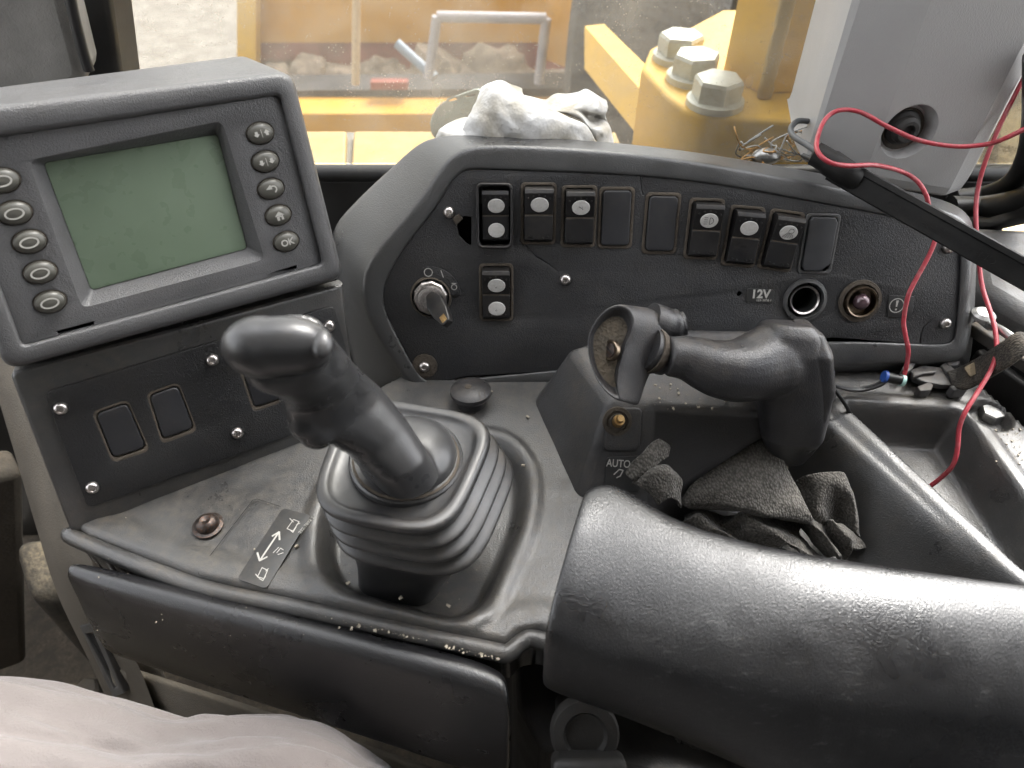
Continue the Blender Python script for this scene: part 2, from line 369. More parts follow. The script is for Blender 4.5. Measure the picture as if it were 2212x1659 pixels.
strokes('arrow', DK, [[(563, 1208), (602, 1150)], [(588, 1158), (603, 1149), (604, 1166)], [(556, 1194), (561, 1211), (577, 1203)]], .0013, .0025, M_white, decal)
strokes('machine_symbol', DK, [[(620, 1142), (634, 1122), (646, 1127), (633, 1147), (620, 1142)], [(628, 1146), (633, 1150), (640, 1138)], [(640, 1134), (648, 1130)], [(626, 1120), (634, 1128)]], .0006, .0025, M_white, decal)
strokes('machine_symbol', DK, [[(556, 1246), (566, 1226), (578, 1232), (570, 1250), (556, 1246)], [(560, 1250), (568, 1254), (574, 1244)], [(574, 1234), (580, 1228)], [(552, 1240), (559, 1248)]], .0006, .0025, M_white, decal)
strokes('machine_symbol', DK, [[(590, 1194), (602, 1182)], [(598, 1194), (606, 1184), (612, 1188)], [(600, 1198), (612, 1194)]], .0006, .0025, M_white, decal)
text('part_number', '232-7892 2', .0036, M_white, decal, DK.at(662, 1134, .0024, R(63)), ext=.00005)
DK2 = Frame(PZ(1018, 872, Z0), (1, 0, 0), (0, 1, 0), (0, 0, 1))
hb = lathe('horn_button', [(.012, 0), (.0125, .008), (.0165, .010), (.0182, .013), (.0178, .016), (.0145, .0186), (.007, .0202), (0, .0206)], M_lever, console, DK2.M() @ Matrix.Rotation(R(-6), 4, 'X'))
lathe('worn_spot', [(.0030, 0), (.0026, .0006), (0, .0006)], M_dirt, hb, DK2.M(-.002, .001, .0205) @ Matrix.Rotation(R(-6), 4, 'X'))
strokes('horn_symbol', Frame(PZ(1018, 872, Z0 + .0195), (1, 0, 0), (0, 1, 0), (0, 0, 1)), [[(1034, 846), (1040, 864), (1030, 868)], [(1034, 846), (1046, 842)], [(1040, 864), (1048, 860)], [(1046, 842), (1048, 860)]], .0004, .0006, M_dirt, hb)
# pod under the right lever
tp = [PZ(1228, 750, -.400), PZ(1318, 868, -.397), PZ(1402, 874, -.400), PZ(1700, 900, -.402), PZ(1795, 800, -.402), PZ(1700, 715, -.395), PZ(1400, 712, -.39)]
bt = [PZ(1148, 872, -.462), PZ(1245, 1092, -.462), PZ(1395, 1075, -.53), PZ(1700, 1020, -.53), PZ(1815, 880, -.475), PZ(1830, 745, -.475), PZ(1300, 720, -.475)]
def mixp(a, b, t): return [p * (1 - t) + q * t for p, q in zip(a, b)]
pn_ = (tp[2] - tp[1]).cross(bt[1] - tp[1]); d_ = ray(1388, 1090); bt[2] = CAM + d_ * ((tp[1] - CAM).dot(pn_) / d_.dot(pn_))
M_pod = plastic('charcoal pod plastic', (.034, .034, .0355), .38, 1400, .42, .0004, .3)
pod = loft('lever_pod', [[p + Vector((0, 0, -.07)) for p in bt], bt, tp], M_pod, console, sharp=0)
m = pod.modifiers.new('b', 'BEVEL'); m.width = .007; m.segments = 4; m.limit_method = 'ANGLE'; m.angle_limit = R(15)
m = pod.modifiers.new('n', 'WEIGHTED_NORMAL')
# facet frame on the pod for the small knob and the AUTO label
fa, fb, fc = tp[1], tp[2], bt[2]
fh = (fb - fa).normalized(); fn = fh.cross(fc - fa).normalized(); fn = -fn if fn.y > 0 else fn
FA = Frame(fa, fh, fn.cross(fh), fn)
plate('knob_seat', [rpoly(uvs(FA, [(1316, 880), (1388, 880), (1380, 975), (1300, 975)]), .006)], .004, M_pod, pod, FA.M(0, 0, .0022), bev=.0018)
lathe('knob_collar', [(.0115, 0), (.0112, .0012), (.0085, .0016), (.008, .0005), (.0062, .001), (.0062, .004), (0, .0042)], M_dirt, pod, FA.at(1333, 910, .0022))
kn = lathe('small_plunger', [(.0046, 0), (.0046, .005), (.0042, .006), (.0030, .0062), (.0030, .010), (.0026, .0108), (0, .0108)], M_brass, pod, FA.at(1334, 912, .005) @ Matrix.Rotation(R(-28), 4, 'X'))
al = plate('auto_label', [rpoly(uvs(FA, [(1310, 987), (1392, 984), (1380, 1062), (1303, 1065)]), .003)], .0012, M_decal, pod, FA.M(0, 0, .0015), bev=.0003)
text('auto_text', 'AUTO', .0085, M_white, al, FA.at(1336, 1002, .0017), ext=.00008, sx=.8, bold=.0001)
strokes('auto_symbol', FA, [[(1326, 1025), (1338, 1014), (1346, 1016), (1340, 1028), (1332, 1032)]], .0009, .0018, M_white, al)
# ================================================================== dashboard
dash = thing('dashboard', PZ(1500, 800, -.45), 'charcoal dashboard with a row of rocker switches, ignition key and sockets', 'dashboard')
D = Frame.make(PD(1160, 460, .60), 0, 25)
T = [(921, 842, 905, 860, 800, 880, -.05), (880, 770, 850, 785, 765, 800, -.055), (839, 692, 800, 705, 742, 715, -.06), (824, 648, 778, 645, 730, 640, -.065), (832, 605, 785, 585, 715, 560, -.07), (866, 542, 818, 533, 705, 490, -.07), (905, 495, 862, 485, 745, 445, -.07), (941, 450, 903, 437, 790, 400, -.07), (965, 408, 935, 388, 845, 352, -.065), (985, 378, 958, 350, 895, 305, -.055), (1010, 364, 990, 325, 935, 292, -.045), (1040, 365, 1040, 310, 985, 287, -.035), (1200, 370, 1200, 318, 1190, 295, -.03), (1380, 378, 1380, 330, 1380, 309, -.03), (1560, 398, 1560, 357, 1565, 335, -.03), (1700, 425, 1705, 385, 1710, 360, -.03), (1850, 452, 1858, 413, 1862, 388, -.03), (1969, 475, 1980, 438, 1985, 415, -.03), (2035, 492, 2050, 456, 2055, 433, -.03), (2068, 512, 2092, 478, 2100, 462, -.03), (2077, 545, 2104, 530, 2112, 520, -.03), (2071, 640, 2097, 650, 2108, 655, -.03), (2065, 735, 2090, 765, 2100, 785, -.03), (2050, 750, 2075, 785, 2085, 810, -.03), (1798, 730, 1795, 790, 1795, 830, -.03), (1500, 762, 1495, 815, 1495, 850, -.03), (1190, 804, 1190, 830, 1190, 860, -.03), (1000, 816, 1000, 840, 1000, 880, -.04)]
def ringD(f, w, wb=None):
    out = []
    for ix, iy, rx, ry, bx, by, bw in T:
        if f <= 1: out.append(D.px(ix + (rx - ix) * f, iy + (ry - iy) * f, w))
        else: t = f - 1; out.append(D.px(rx, ry, w) * (1 - t) + D.px(bx, by, bw) * t)
    return out
back = [p + Vector((0, .02, -.10)) for p in ringD(2, .0)]
sh = loft('shroud', [ringD(-.02, -.006), ringD(-.02, -.001), ringD(.01, .001), ringD(.08, .0022), ringD(.5, .0026), ringD(.88, .0020), ringD(1, .000), ringD(1.12, .0), ringD(1.5, .0), ringD(1.88, 0), ringD(2, .0), back], M_rim, dash, cap0=False, cap1=False, sub=2)
plate_px = [(921, 838), (880, 766), (839, 689), (825, 645), (832, 607), (866, 542), (905, 495), (941, 450), (961, 410), (980, 380), (1003, 366), (1030, 366), (1200, 371), (1380, 379), (1560, 399), (1700, 426), (1850, 453), (1969, 476), (2040, 494), (2066, 508), (2076, 530), (2071, 640), (2064, 735), (2048, 748), (1798, 729), (1500, 762), (1190, 802), (1000, 813)]
RK = [  # centre px, rotation, kind, lenses
    ((1069, 464), 0, 'boot', 'both'), ((1163, 462), 0, 'rock', 'top'), ((1250, 468), 0, 'rock', 'top'), ((1330, 471), .0, 'plug', ''), ((1428, 483), -.02, 'plug', ''),
    ((1520, 495), -.04, 'rock', 'beam'), ((1604, 511), -.08, 'rock', 'top'), ((1686, 520), -.13, 'rock', 'work'), ((1768, 527), -.03, 'plug', ''), ((1072, 632), 0, 'rock', 'both')]
holes = []
def place2(pts, c, rot, k=1): cs, sn = math.cos(rot), math.sin(rot); return [(c[0] + k * (x * cs - y * sn), c[1] + k * (x * sn + y * cs)) for x, y in pts]
for c, r, k, _ in RK: holes.append(place2(rrect(.0275, .0490, .003), D.uv(*c), r))
gap = uvs(D, [(985, 478), (1003, 467), (1018, 468), (1018, 531), (1008, 526), (992, 509)]); holes.append(gap)
crack = uvs(D, [(1122, 519), (1135, 530), (1160, 556), (1185, 570), (1204, 585)])
holes.append([(x, y + .0004) for x, y in crack] + [(x, y - .0004) for x, y in crack[::-1]])
crack2 = uvs(D, [(2015, 690), (1996, 705), (1990, 722), (1988, 742)]); holes.append([(x + .0003, y) for x, y in crack2] + [(x - .0003, y) for x, y in crack2[::-1]])
crack3 = uvs(D, [(1384, 383), (1385, 405), (1390, 422)]); holes.append([(x + .0003, y) for x, y in crack3] + [(x - .0003, y) for x, y in crack3[::-1]])
def circ(c, r, n=28, sy=1): return [(c[0] + r * math.cos(2 * math.pi * k / n), c[1] + r * sy * math.sin(2 * math.pi * k / n)) for k in range(n)]
SOCK, LAMP = D.uv(1738, 648), D.uv(1857, 650)
holes += [circ(SOCK, .0165), circ(LAMP, .0165), circ(D.uv(1597, 635), .0022, 12)]
panel = plate('switch_panel', [uvs(D, plate_px)] + holes, .003, M_panel, dash, D.M(0, 0, .0), bev=.0005)
plate('panel_backing', [uvs(D, qinset([(940, 800), (960, 430), (2060, 520), (2050, 735)], .97), -.045)], .002, M_black, dash, D.M(0, 0, -.045))
def dotdata(pts, r):
    return join([balldata(Vector(p), r, nu=8, nv=5) for p in pts])
def profile_block(name, prof, wd, mat, parent, M, bev=.0009):
    n = len(prof); vs = [(-wd / 2, v, w_) for v, w_ in prof] + [(wd / 2, v, w_) for v, w_ in prof]
    fs = [(i, (i + 1) % n, (i + 1) % n + n, i + n) for i in range(n)] + [tuple(range(n))[::-1], tuple(range(n, 2 * n))]
    return mesh(name, vs, fs, mat, parent, M=M, bevel=bev)
PROF = [(-.0225, -.004), (-.0225, .004), (-.0205, .0075), (-.001, .0088), (-.0004, .0083), (.0004, .0083), (.001, .0092), (.018, .0138), (.0212, .0125), (.0225, .009), (.0225, -.004)]
def topw(v): return .0092 + (v - .001) * .0046 / .017 if v > 0 else .0088 + (v + .001) * .0013 / .0195
for c, r, kind, lens in RK:
    Mx = D.M(*D.uv(*c), 0, r)
    if kind == 'plug':
        s = plate('plug_seat', [rrect(.030, .0515, .004), rrect(.0245, .0460, .0035)], .004, M_dirt if c[0] < 1700 else M_rim, dash, Mx @ Matrix.Translation((0, 0, .0012)), bev=.0009)
        out = rrect(.0240, .0455, .0035)
        if c[0] > 1700: out = [(-.012, -.019), (-.0095, -.02275), (.0045, -.02275), (.012, -.0165), (.012, .019), (.0095, .02275), (-.0095, .02275), (-.012, .019)]
        plate('blanking_plug', [out], .006, M_plug if c[0] < 1700 else plastic('faded plug plastic', (.03, .031, .034), .42, 1500, .1, .0003, .12), dash, Mx @ Matrix.Translation((0, 0, .0035)), bev=.0012)
        continue
    if kind == 'boot':
        o = rrect(.0305, .0535, .005); q = rrect(.0262, .0490, .004)
        plate('torn_boot', [[(x * (1 + .012 * noise.noise((i * .9, 1, 2))), y * (1 + .01 * noise.noise((i * .7, 5, 2)))) for i, (x, y) in enumerate(o)], [(x * (1 + .03 * noise.noise((i * .8, 3, 2))), y * (1 + .015 * noise.noise((i * .8, 8, 2)))) for i, (x, y) in enumerate(q)]], .014, M_rock, dash, Mx @ Matrix.Translation((0, 0, .0125)), bev=.0009)
        Mx = Mx @ Matrix.Translation((.0008, 0, -.002)) @ Matrix.Diagonal((.94, .97, 1, 1))
    else:
        plate('switch_seat', [rrect(.0300, .0515, .0035), rrect(.0247, .0465, .003)], .004, M_dirt, dash, Mx @ Matrix.Translation((0, 0, .0014)), bev=.0009)
    rk = profile_block('rocker_switch', PROF, .0236, M_rock, dash, Mx)
    mesh('divider_line', [(-.0115, -.00055, .0090), (.0115, -.00055, .0090), (.0115, .00055, .0092), (-.0115, .00055, .0092)], [(0, 1, 2, 3)], M_dirt, rk, M=Mx)
    vs, fs = dotdata([(x, .0165 - abs(x) ** 2 * 30, topw(.0165)) for x in (-.009, -.0047, 0, .0047, .009)] + [(x, -.0192 + abs(x) ** 2 * 20, .0082) for x in (-.008, -.004, .004, .008)], .0008)
    mesh('grip_dots', vs, fs, M_rock, rk, M=Mx, kind='stuff')
    for v in ((.0086, -.0125) if lens == 'both' else (.0086,)):
        tl = math.atan2(.0046, .017) if v > 0 else math.atan2(.0013, .0195)
        ML = Mx @ Matrix.Translation((.0006, v, topw(v))) @ Matrix.Rotation(tl, 4, 'X')
        lathe('lens', [(.0075, -.001), (.0075, .0003), (.0071, .0007), (0, .0009)], M_lens, rk, ML, sy=.84)
        LF = Frame(ML.translation + ML.to_3x3() @ Vector((0, 0, .0009)), ML.col[0][:3], ML.col[1][:3], ML.col[2][:3])
        def lf(lines, wd, nm):
            d = []
            for l in lines:
                for a, b in zip(l, l[1:]):
                    a, b = Vector(a), Vector(b); dd = (b - a).normalized() * wd; n = Vector((-dd.y, dd.x)) * .5
                    d.append(([Vector((*(p), .00012 + len(d) * 4e-6)) for p in (a - n, b - n, b + n, a + n)], [(0, 1, 2, 3)]))
            vs, fs = join(d); mesh(nm, vs, fs, M_ink, rk, M=LF.M())
        if lens == 'beam':
            arc = [(.0003 + .0032 * math.sin(t), .0029 * math.cos(t)) for t in [k * math.pi / 8 for k in range(9)]]
            lf([[(.0003, .0029)] + arc + [(.0003, -.0029), (.0003, .0029)]] + [[(-.0046, y), (-.0014, y)] for y in (.0027, .0009, -.0009, -.0027)], .0005, 'high_beam_symbol')
        if lens == 'work':
            arc = [(.0016 + .0022 * math.cos(t), .0016 + .0022 * math.sin(t)) for t in [k * math.pi / 6 for k in range(-1, 9)]]
            lf([arc + [arc[0]]] + [[(-.0008 + k * .0011, .0003 - k * .0003), (-.0044 + k * .0021, -.0042)] for k in range(5)], .0005, 'work_lamp_symbol')
        if c == (1250, 468): lf([[(-.002, .0012), (-.0006, .0004), (.0008, -.0002), (.0018, -.0014)], [(.001, .001), (.0016, .0006)]], .0005, 'ink_scribble')
        if lens == 'both' and c[1] > 600: lf([[(-.0012, -.0012), (-.0004, -.0022)], [(-.0002, -.0006), (.0002, -.0018)]], .0004, 'ink_scribble')
for a, b in ((970, 459), (1221, 604), (917, 792), (2049, 535), (2042, 699)):
    inst('screw', SCREW, dash, D.at(a, b, .0004, random.random()) @ Matrix.Scale(1.05, 4))
plate('screw_recess', [circ(D.uv(918, 790), .0115, 20)], .0010, M_dirt, dash, D.M(0, 0, .0012), bev=.0004)
plate('broken_tab', [uvs(D, [(978, 470), (992, 462), (1000, 472), (986, 486)])], .003, M_dirt, dash, D.M(0, 0, .0022), bev=.0004)
# ignition switch and key
ig = lathe('ignition_switch', [(.0185, 0), (.0182, .0016), (.0170, .0030), (.0165, .0032)], M_dirt, dash, D.at(931, 641, .0))
lathe('hex_nut', [(.0150, .0), (.0150, .0055), (.0138, .0068), (.0118, .0072)], M_chrome, ig, D.at(931, 641, .002, .2), seg=10, sharp=20)
lathe('key_barrel', [(.0118, .004), (.0116, .012), (.0108, .0135), (.0080, .0138), (.0078, .0128), (0, .0126)], M_chrome, ig, D.at(932, 641, .0, .2))
arcs = [( .0265 * math.cos(t), .0265 * math.sin(t)) for t in [R(104 - 10 * k) for k in range(11)]] + [(.0165 * math.cos(t), .0165 * math.sin(t)) for t in [R(4 + 10 * k) for k in range(11)]]
kl = plate('key_position_label', [arcs], .0012, M_panel, ig, D.at(931, 641, .0022), bev=.0003)
M_igs = D.at(931, 641, .0025)
def ring2(c, r, wd, n=22): 
    a, b = circ(c, r, n), circ(c, r - wd, n); return [Vector((*p, 0)) for p in a + b], [(i, (i + 1) % n, n + (i + 1) % n, n + i) for i in range(n)]
vs, fs = ring2((-.0015, .0215), .0038, .0007); mesh('off_symbol', vs, fs, M_white, ig, M=M_igs)
mesh('on_symbol', [(.0092, .0233, 0), (.0099, .0230, 0), (.0118, .0170, 0), (.0111, .0168, 0)], [(0, 1, 2, 3)], M_white, ig, M=M_igs)
vs, fs = ring2((.0205, .0085), .0026, .0006); mesh('start_symbol', vs + [Vector(p) for p in ((.0185, .0115, 0), (.0225, .0115, 0), (.0225, .0121, 0), (.0185, .0121, 0))], fs + [(44, 45, 46, 47)], M_white, ig, M=M_igs)
k0, k1 = D.px(932, 640, .013), D.px(968, 700, .042); ax = (k1 - k0).normalized(); sd = ax.cross(D.n).normalized(); th = ax.cross(sd)
key = thing('ignition_key', k0, 'black plastic-headed ignition key stuck in the dashboard lock', 'key')
KF = Frame(k0 - ax * .002, sd, ax, th)
plate('key_head', [rpoly([(-.0035, 0), (-.0085, .012), (-.0075, .026), (-.004, .0395), (.004, .0395), (.0075, .026), (.0085, .012), (.0035, 0)], .002)], .0068, M_rock, key, KF.M(0, 0, .0034), bev=.0013)
plate('key_insert', [[(-.0028, .030), (.0028, .030), (.0028, .0375), (-.0028, .0375)]], .0072, M_brass, key, KF.M(0, 0, .0037), bev=.0004)
# 12 V label, sockets, warning label
lb = plate('voltage_label', [rpoly(uvs(D, [(1614, 623), (1673, 626), (1669, 656), (1611, 653)], .001), .002), ], .001, M_decal, dash, D.M(0, 0, .001), bev=.0003)
text('voltage_text', '12V', .0105, M_white, lb, D.at(1643, 636, .0013), ext=.0001, bold=.0003)
text('part_number', '169-2876 1', .0030, M_white, lb, D.at(1650, 649, .0013), ext=.00004)
wl = plate('warning_label', [uvs(D, [(1921, 638), (1975, 641), (1970, 687), (1916, 684)], .001)], .001, M_decal, dash, D.M(0, 0, .001), bev=.0002)
MW = D.at(1937, 660, .0012); vs, fs = ring2((0, 0), .0066, .0008); mesh('warning_ring', vs, fs, M_white, wl, M=MW)
mesh('warning_mark', [(-.0006, -.0012, 0), (.0006, -.0012, 0), (.0011, .0045, 0), (-.0011, .0045, 0), (-.0008, -.0042, 0), (.0008, -.0042, 0), (.0008, -.0028, 0), (-.0008, -.0028, 0)], [(0, 1, 2, 3), (4, 5, 6, 7)], M_white, wl, M=MW)
so = lathe('power_socket', [(.0195, 0), (.0190, .0018), (.0160, .0024), (.0150, -.004), (.0128, -.0075), (.0128, -.002), (.0122, -.0008), (.0116, -.002), (.0112, -.03), (0, -.03)], M_rim, dash, D.M(*SOCK, .0004))
lathe('chrome_rim', [(.0131, -.005), (.0131, .0002), (.0124, .0012), (.0113, .0002), (.0110, -.012)], M_chrome, so, D.M(*SOCK, .0004))
lathe('socket_bore', [(.0109, -.001), (.0108, -.028), (0, -.028)], M_black, so, D.M(*SOCK, .0004))
la = lathe('indicator_lamp', [(.0190, 0), (.0185, .0016), (.0155, .002), (.0145, -.003), (.0135, -.003)], M_dirt, dash, D.M(*LAMP, .0004))
M_bronze = simple('dark bronze', (.24, .19, .14), .32, 1, var=.3, scale=300, dirt=((.06, .04, .03), .6))
lathe('brass_rim', [(.0142, -.003), (.0140, .004), (.0132, .0056), (.0121, .005), (.0117, -.004), (0, -.005)], M_bronze, la, D.M(*LAMP, .0004))
M_bulb = simple('smoked bulb glass', (.10, .06, .07), .12, .3, 1, scale=200)
vs, fs = balldata((0, 0, 0), (.0072, .0072, .0072)); mesh('bulb', vs, fs, M_bulb, la, M=D.M(*LAMP, .003), sharp=0)
# ================================================================== monitor
mon = thing('display_monitor', PZ(380, 700, -.42), 'grey display monitor with blank green screen and two columns of oval buttons', 'monitor')
Mo = Frame.make(PD(5, 390, .432), 33, 20)
def ringM(c, w, r=.008): return [Mo.P(u, v, w) for u, v in rpoly(uvs(Mo, c, w), r, 6)]
oF = [(-190, 247), (630, 153), (742, 600), (12, 800)]
iF = [(-113, 314), (603, 206), (695, 568), (50, 745)]
def lq(a, b, t): return [(p[0] + (q[0] - p[0]) * t, p[1] + (q[1] - p[1]) * t) for p, q in zip(a, b)]
bk = [(-190, 213), (548, 118), (690, 575), (25, 770)]
loft('housing', [ringM(qinset(bk, .9), -.068, .012), ringM(bk, -.066, .012), ringM(bk, -.060, .012), ringM(qinset(oF, 1), -.010, .011), ringM(qinset(oF, .997), -.004, .012), ringM(lq(oF, iF, .10), -.001, .012), ringM(lq(oF, iF, .25), .0004, .010), ringM(lq(oF, iF, .78), .0004, .006), ringM(lq(oF, iF, .9), -.0004, .005), ringM(lq(oF, iF, .98), -.0035, .004), ringM(iF, -.0075, .004)], M_mon, mon, cap1=False, sharp=60)
rO = [(62, 347), (479, 262), (571, 560), (178, 665)]; rI = [(94, 352), (470, 290), (534, 537), (197, 627)]
slots = [[(121, 716), (202, 694), (203, 702), (127, 723)], [(578, 592), (640, 573), (642, 580), (582, 600)], [(325, 243), (400, 230), (400, 233.5), (326, 246.5)]]
btn = [(5, 390), (32, 460), (64, 522), (87, 588), (108, 652), (562, 288), (573, 349), (585, 408), (601, 465), (618, 522)]
W0 = -.0045
plate('front_panel', [uvs(Mo, qinset(iF, 1.003), W0), rpoly(uvs(Mo, rO, W0), .005)] + [uvs(Mo, s, W0) for s in slots] + [circ(Mo.uv(a, b, W0), .0101, 30, .76) for a, b in btn], .003, M_mon, mon, Mo.M(0, 0, W0), bev=.0005)
plate('panel_backing', [uvs(Mo, qinset(iF, .97), -.02)], .002, M_black, mon, Mo.M(0, 0, -.0185))
loft('screen_bezel', [ringM(qinset(rO, 1.0), W0 - .0004, .005), ringM(qinset(rO, .985), W0 - .0012, .005), ringM(lq(rO, rI, .85), -.0125, .003), ringM(rI, -.015, .003)], M_mon, mon, cap0=False, cap1=False, sharp=50)
def lcd():
    m, nt, b = newmat('green lcd glass'); L = nt.links.new
    tc = N(nt, 'ShaderNodeNewGeometry').outputs['Position']; n = N(nt, 'ShaderNodeTexNoise', Scale=16, Detail=4); L(tc, n.inputs['Vector'])
    L(ramp(nt, n.outputs[0], .3, .75, (.122, .165, .112, 1), (.150, .195, .138, 1)), b.inputs['Base Color'])
    n2 = N(nt, 'ShaderNodeTexNoise', Scale=90, Detail=6); L(tc, n2.inputs['Vector']); L(ramp(nt, n2.outputs[0], .3, .7, (.22,) * 3 + (1,), (.42,) * 3 + (1,)), b.inputs['Roughness'])
    return m
M_lcd = lcd()
plate('screen', [rpoly(uvs(Mo, rI, -.0142), .003)], .002, M_lcd, mon, Mo.M(0, 0, -.0142), bev=.0004)
M_btn = simple('smoky button rubber', (.085, .082, .070), .36, 0, .5, var=.1, scale=120)
for i, (a, b) in enumerate(btn):
    Mb = Mo.at(a, b, W0, R(0)); bt_ = lathe('button', [(.0093, -.006), (.0093, .0006), (.0088, .0022), (.0070, .0035), (.0040, .0043), (0, .0046)], M_btn, mon, Mb, sy=.75)
    lathe('button_gasket', [(.0099, -.004), (.0099, -.0004), (.0094, -.0002)], M_dirt, bt_, Mb, sy=.75)
    MS = Mb @ Matrix.Translation((0, 0, .0048))
    def flat(nm, polys):
        vs, fs = [], []
        for p in polys: fs.append(tuple(range(len(vs), len(vs) + len(p)))); vs += [Vector((x, y, 0)) for x, y in p]
        mesh(nm, vs, fs, M_white, bt_, M=MS)
    if i < 5:
        a2, b2 = circ((0, 0), .0056, 26, .62), circ((0, 0), .0045, 26, .55)
        mesh('oval_symbol', [Vector((*p, 0)) for p in a2 + b2], [(k, (k + 1) % 26, 26 + (k + 1) % 26, 26 + k) for k in range(26)], M_white, bt_, M=MS)
    elif i in (5, 6):
        s = -1 if i == 6 else 1
        ar = lambda cx, d: [[(cx - .0022, .0), (cx, .0020 * d), (cx + .0022, .0)], [(cx - .001, 0), (cx + .001, 0), (cx + .001, -.0018 * d), (cx - .001, -.0018 * d)]]
        flat('arrow_pair_symbol', ar(-.0036, -1) + ar(.0036, s) + [[(-.0002, -.0028), (.0002, -.0028), (.0002, .0028), (-.0002, .0028)]])
    elif i == 7:
        oa = [(.0008 + .0028 * math.cos(t), .0 + .0028 * math.sin(t)) for t in [R(130 - 26 * k) for k in range(9)]]; ob = [(.0008 + .0017 * math.cos(t), .0 + .0017 * math.sin(t)) for t in [R(130 - 26 * k) for k in range(9)]]
        flat('return_symbol', [[oa[k], oa[k + 1], ob[k + 1], ob[k]] for k in range(8)] + [[(-.0044, .0008), (-.0005, .0036), (.0002, .0002)]])
    elif i == 8: flat('home_symbol', [[(-.0036, .0002), (0, .0034), (.0036, .0002)], [(-.0024, 0), (.0024, 0), (.0024, -.003), (.0009, -.003), (.0009, -.0008), (-.0006, -.0008), (-.0006, -.003), (-.0024, -.003)]])
    else: text('ok_text', 'OK', .0066, M_white, bt_, MS, ext=.00003, bold=.0002)
# ================================================================== joystick
joy = thing('joystick', PZ(900, 1290, -.475), 'black rubber joystick with pleated square boot leaning left', 'joystick')
BC = Vector((-.073, .293)); BR_ = R(-12)
def bring(s, z, dx=0, dy=0, n=64, e=.52, half=.0515):
    out = []
    for k in range(n):
        a = 2 * math.pi * k / n; c, q = math.cos(a), math.sin(a)
        x = half * s * math.copysign(abs(c) ** e, c); y = half * s * math.copysign(abs(q) ** e, q)
        x *= 1 + .10 * (y / half)
        X = x * math.cos(BR_) - y * math.sin(BR_); Y = x * math.sin(BR_) + y * math.cos(BR_)
        out.append(Vector((BC.x + X + dx, BC.y + Y + dy, CAM.z + z + .05 * X * 0)))
    return out
prof = [(.62, -.3668), (.80, -.3660), (.845, -.3635), (.875, -.3625), (.965, -.3628), (.99, -.3640), (1.0, -.3665), (.99, -.3690), (.91, -.3725), (.91, -.3755), (1.015, -.3775), (1.04, -.3793), (1.03, -.3815), (.94, -.3855), (.94, -.3880), (1.05, -.3900), (1.075, -.3920), (1.065, -.3945), (.97, -.3985), (.97, -.4010), (1.08, -.4030), (1.105, -.4052), (1.095, -.408), (.98, -.4135), (.84, -.430), (.70, -.452), (.62, -.478)]
boot = loft('boot', [bring(s, z, (.012 * (-(z) - .363) / .05) if z > -.41 else .011 - .02 * (-z - .41) / .07, -.012 * max(0, -z - .41) / .07) for s, z in prof], M_boot, joy, cap1=False, sharp=70, sub=1)
CC = Vector((BC.x + .0035, BC.y + .002, CAM.z - .3655))
lathe('collar', [(.0375, -.001), (.0372, .0025), (.0360, .0036), (.0345, .0030), (.0335, .0040), (0, .0040)], M_boot, joy, Matrix.Translation(CC) @ Matrix.Rotation(R(4), 4, 'Y'))
lathe('dust_ring', [(.0352, .0030), (.0346, .0036), (.0335, .0041)], M_dirt, joy, Matrix.Translation(CC) @ Matrix.Rotation(R(4), 4, 'Y'))
gp = [(880, 996, -.3585), (876, 988, -.352), (862, 970, -.340), (829, 930, -.322), (786, 886, -.301), (742, 845, -.281), (706, 815, -.263), (668, 785, -.247)]
gr = [.0325, .0305, .0235, .0200, .0190, .0205, .0225, .0220]
cen = catmull([PZ(*p) for p in gp], 5); rad = [gr[min(i // 5, 6)] * (1 - (i % 5) / 5) + gr[min(i // 5 + 1, 7)] * (i % 5) / 5 for i in range(len(cen))]
hc = PZ(602, 748, -.226); hx = (PZ(712, 742, -.224) - PZ(492, 756, -.228)).normalized(); hz = (Vector((.06, -.35, .93)) - hx * hx.dot(Vector((.06, -.35, .93)))).normalized(); hy = hz.cross(hx)
HM = Matrix((hx, hy, hz)).transposed()
base = loftdata([[CC + Vector((r * math.cos(a) * 1.0, r * math.sin(a), z)) for a in [2 * math.pi * k / 40 for k in range(40)]] for r, z in ((.0318, .004), (.0320, .010), (.029, .014))])
def sections(S, e=.85, n=32):
    rings = []
    for L_, R_, z, b_ in S:
        l, r = PZ(*L_, z), PZ(*R_, z); c = (l + r) / 2; a = (r - l) / 2; rings.append((c, a, b_))
    out = []
    for i, (c, a, b_) in enumerate(rings):
        t = (rings[min(i + 1, len(rings) - 1)][0] - rings[max(i - 1, 0)][0]).normalized(); nrm = t.cross(a.normalized()).normalized()
        out.append([c + a * math.copysign(abs(math.cos(q)) ** e, math.cos(q)) + nrm * b_ * math.copysign(abs(math.sin(q)) ** e, math.sin(q)) for q in [2 * math.pi * k / n for k in range(n)]])
    return loftdata(out)
neck = sections([((812, 1048), (930, 985), -.357, .025), ((800, 1030), (900, 955), -.343, .022), ((760, 985), (868, 905), -.328, .0195), ((716, 962), (845, 872), -.316, .0185), ((645, 938), (815, 832), -.301, .0180), ((622, 912), (788, 808), -.289, .0175), ((610, 872), (767, 787), -.276, .0175), ((598, 848), (748, 765), -.264, .0185), ((565, 828), (735, 748), -.253, .0200), ((528, 810), (724, 737), -.245, .0205), ((518, 792), (718, 730), -.238, .0195), ((520, 772), (712, 730), -.231, .016)])
flare = balldata(CC + Vector((.001, .001, .003)), (.0325, .0322, .0170), None, 40, 20)
lobe = balldata(PZ(664, 906, -.2925), (.0115, .013, .0115))
organic('grip', [neck, flare, lobe, balldata(PZ(660, 878, -.284), (.010, .012, .011)), balldata(PZ(686, 924, -.300), (.012, .013, .012))], M_grip, joy, .0013, 12)
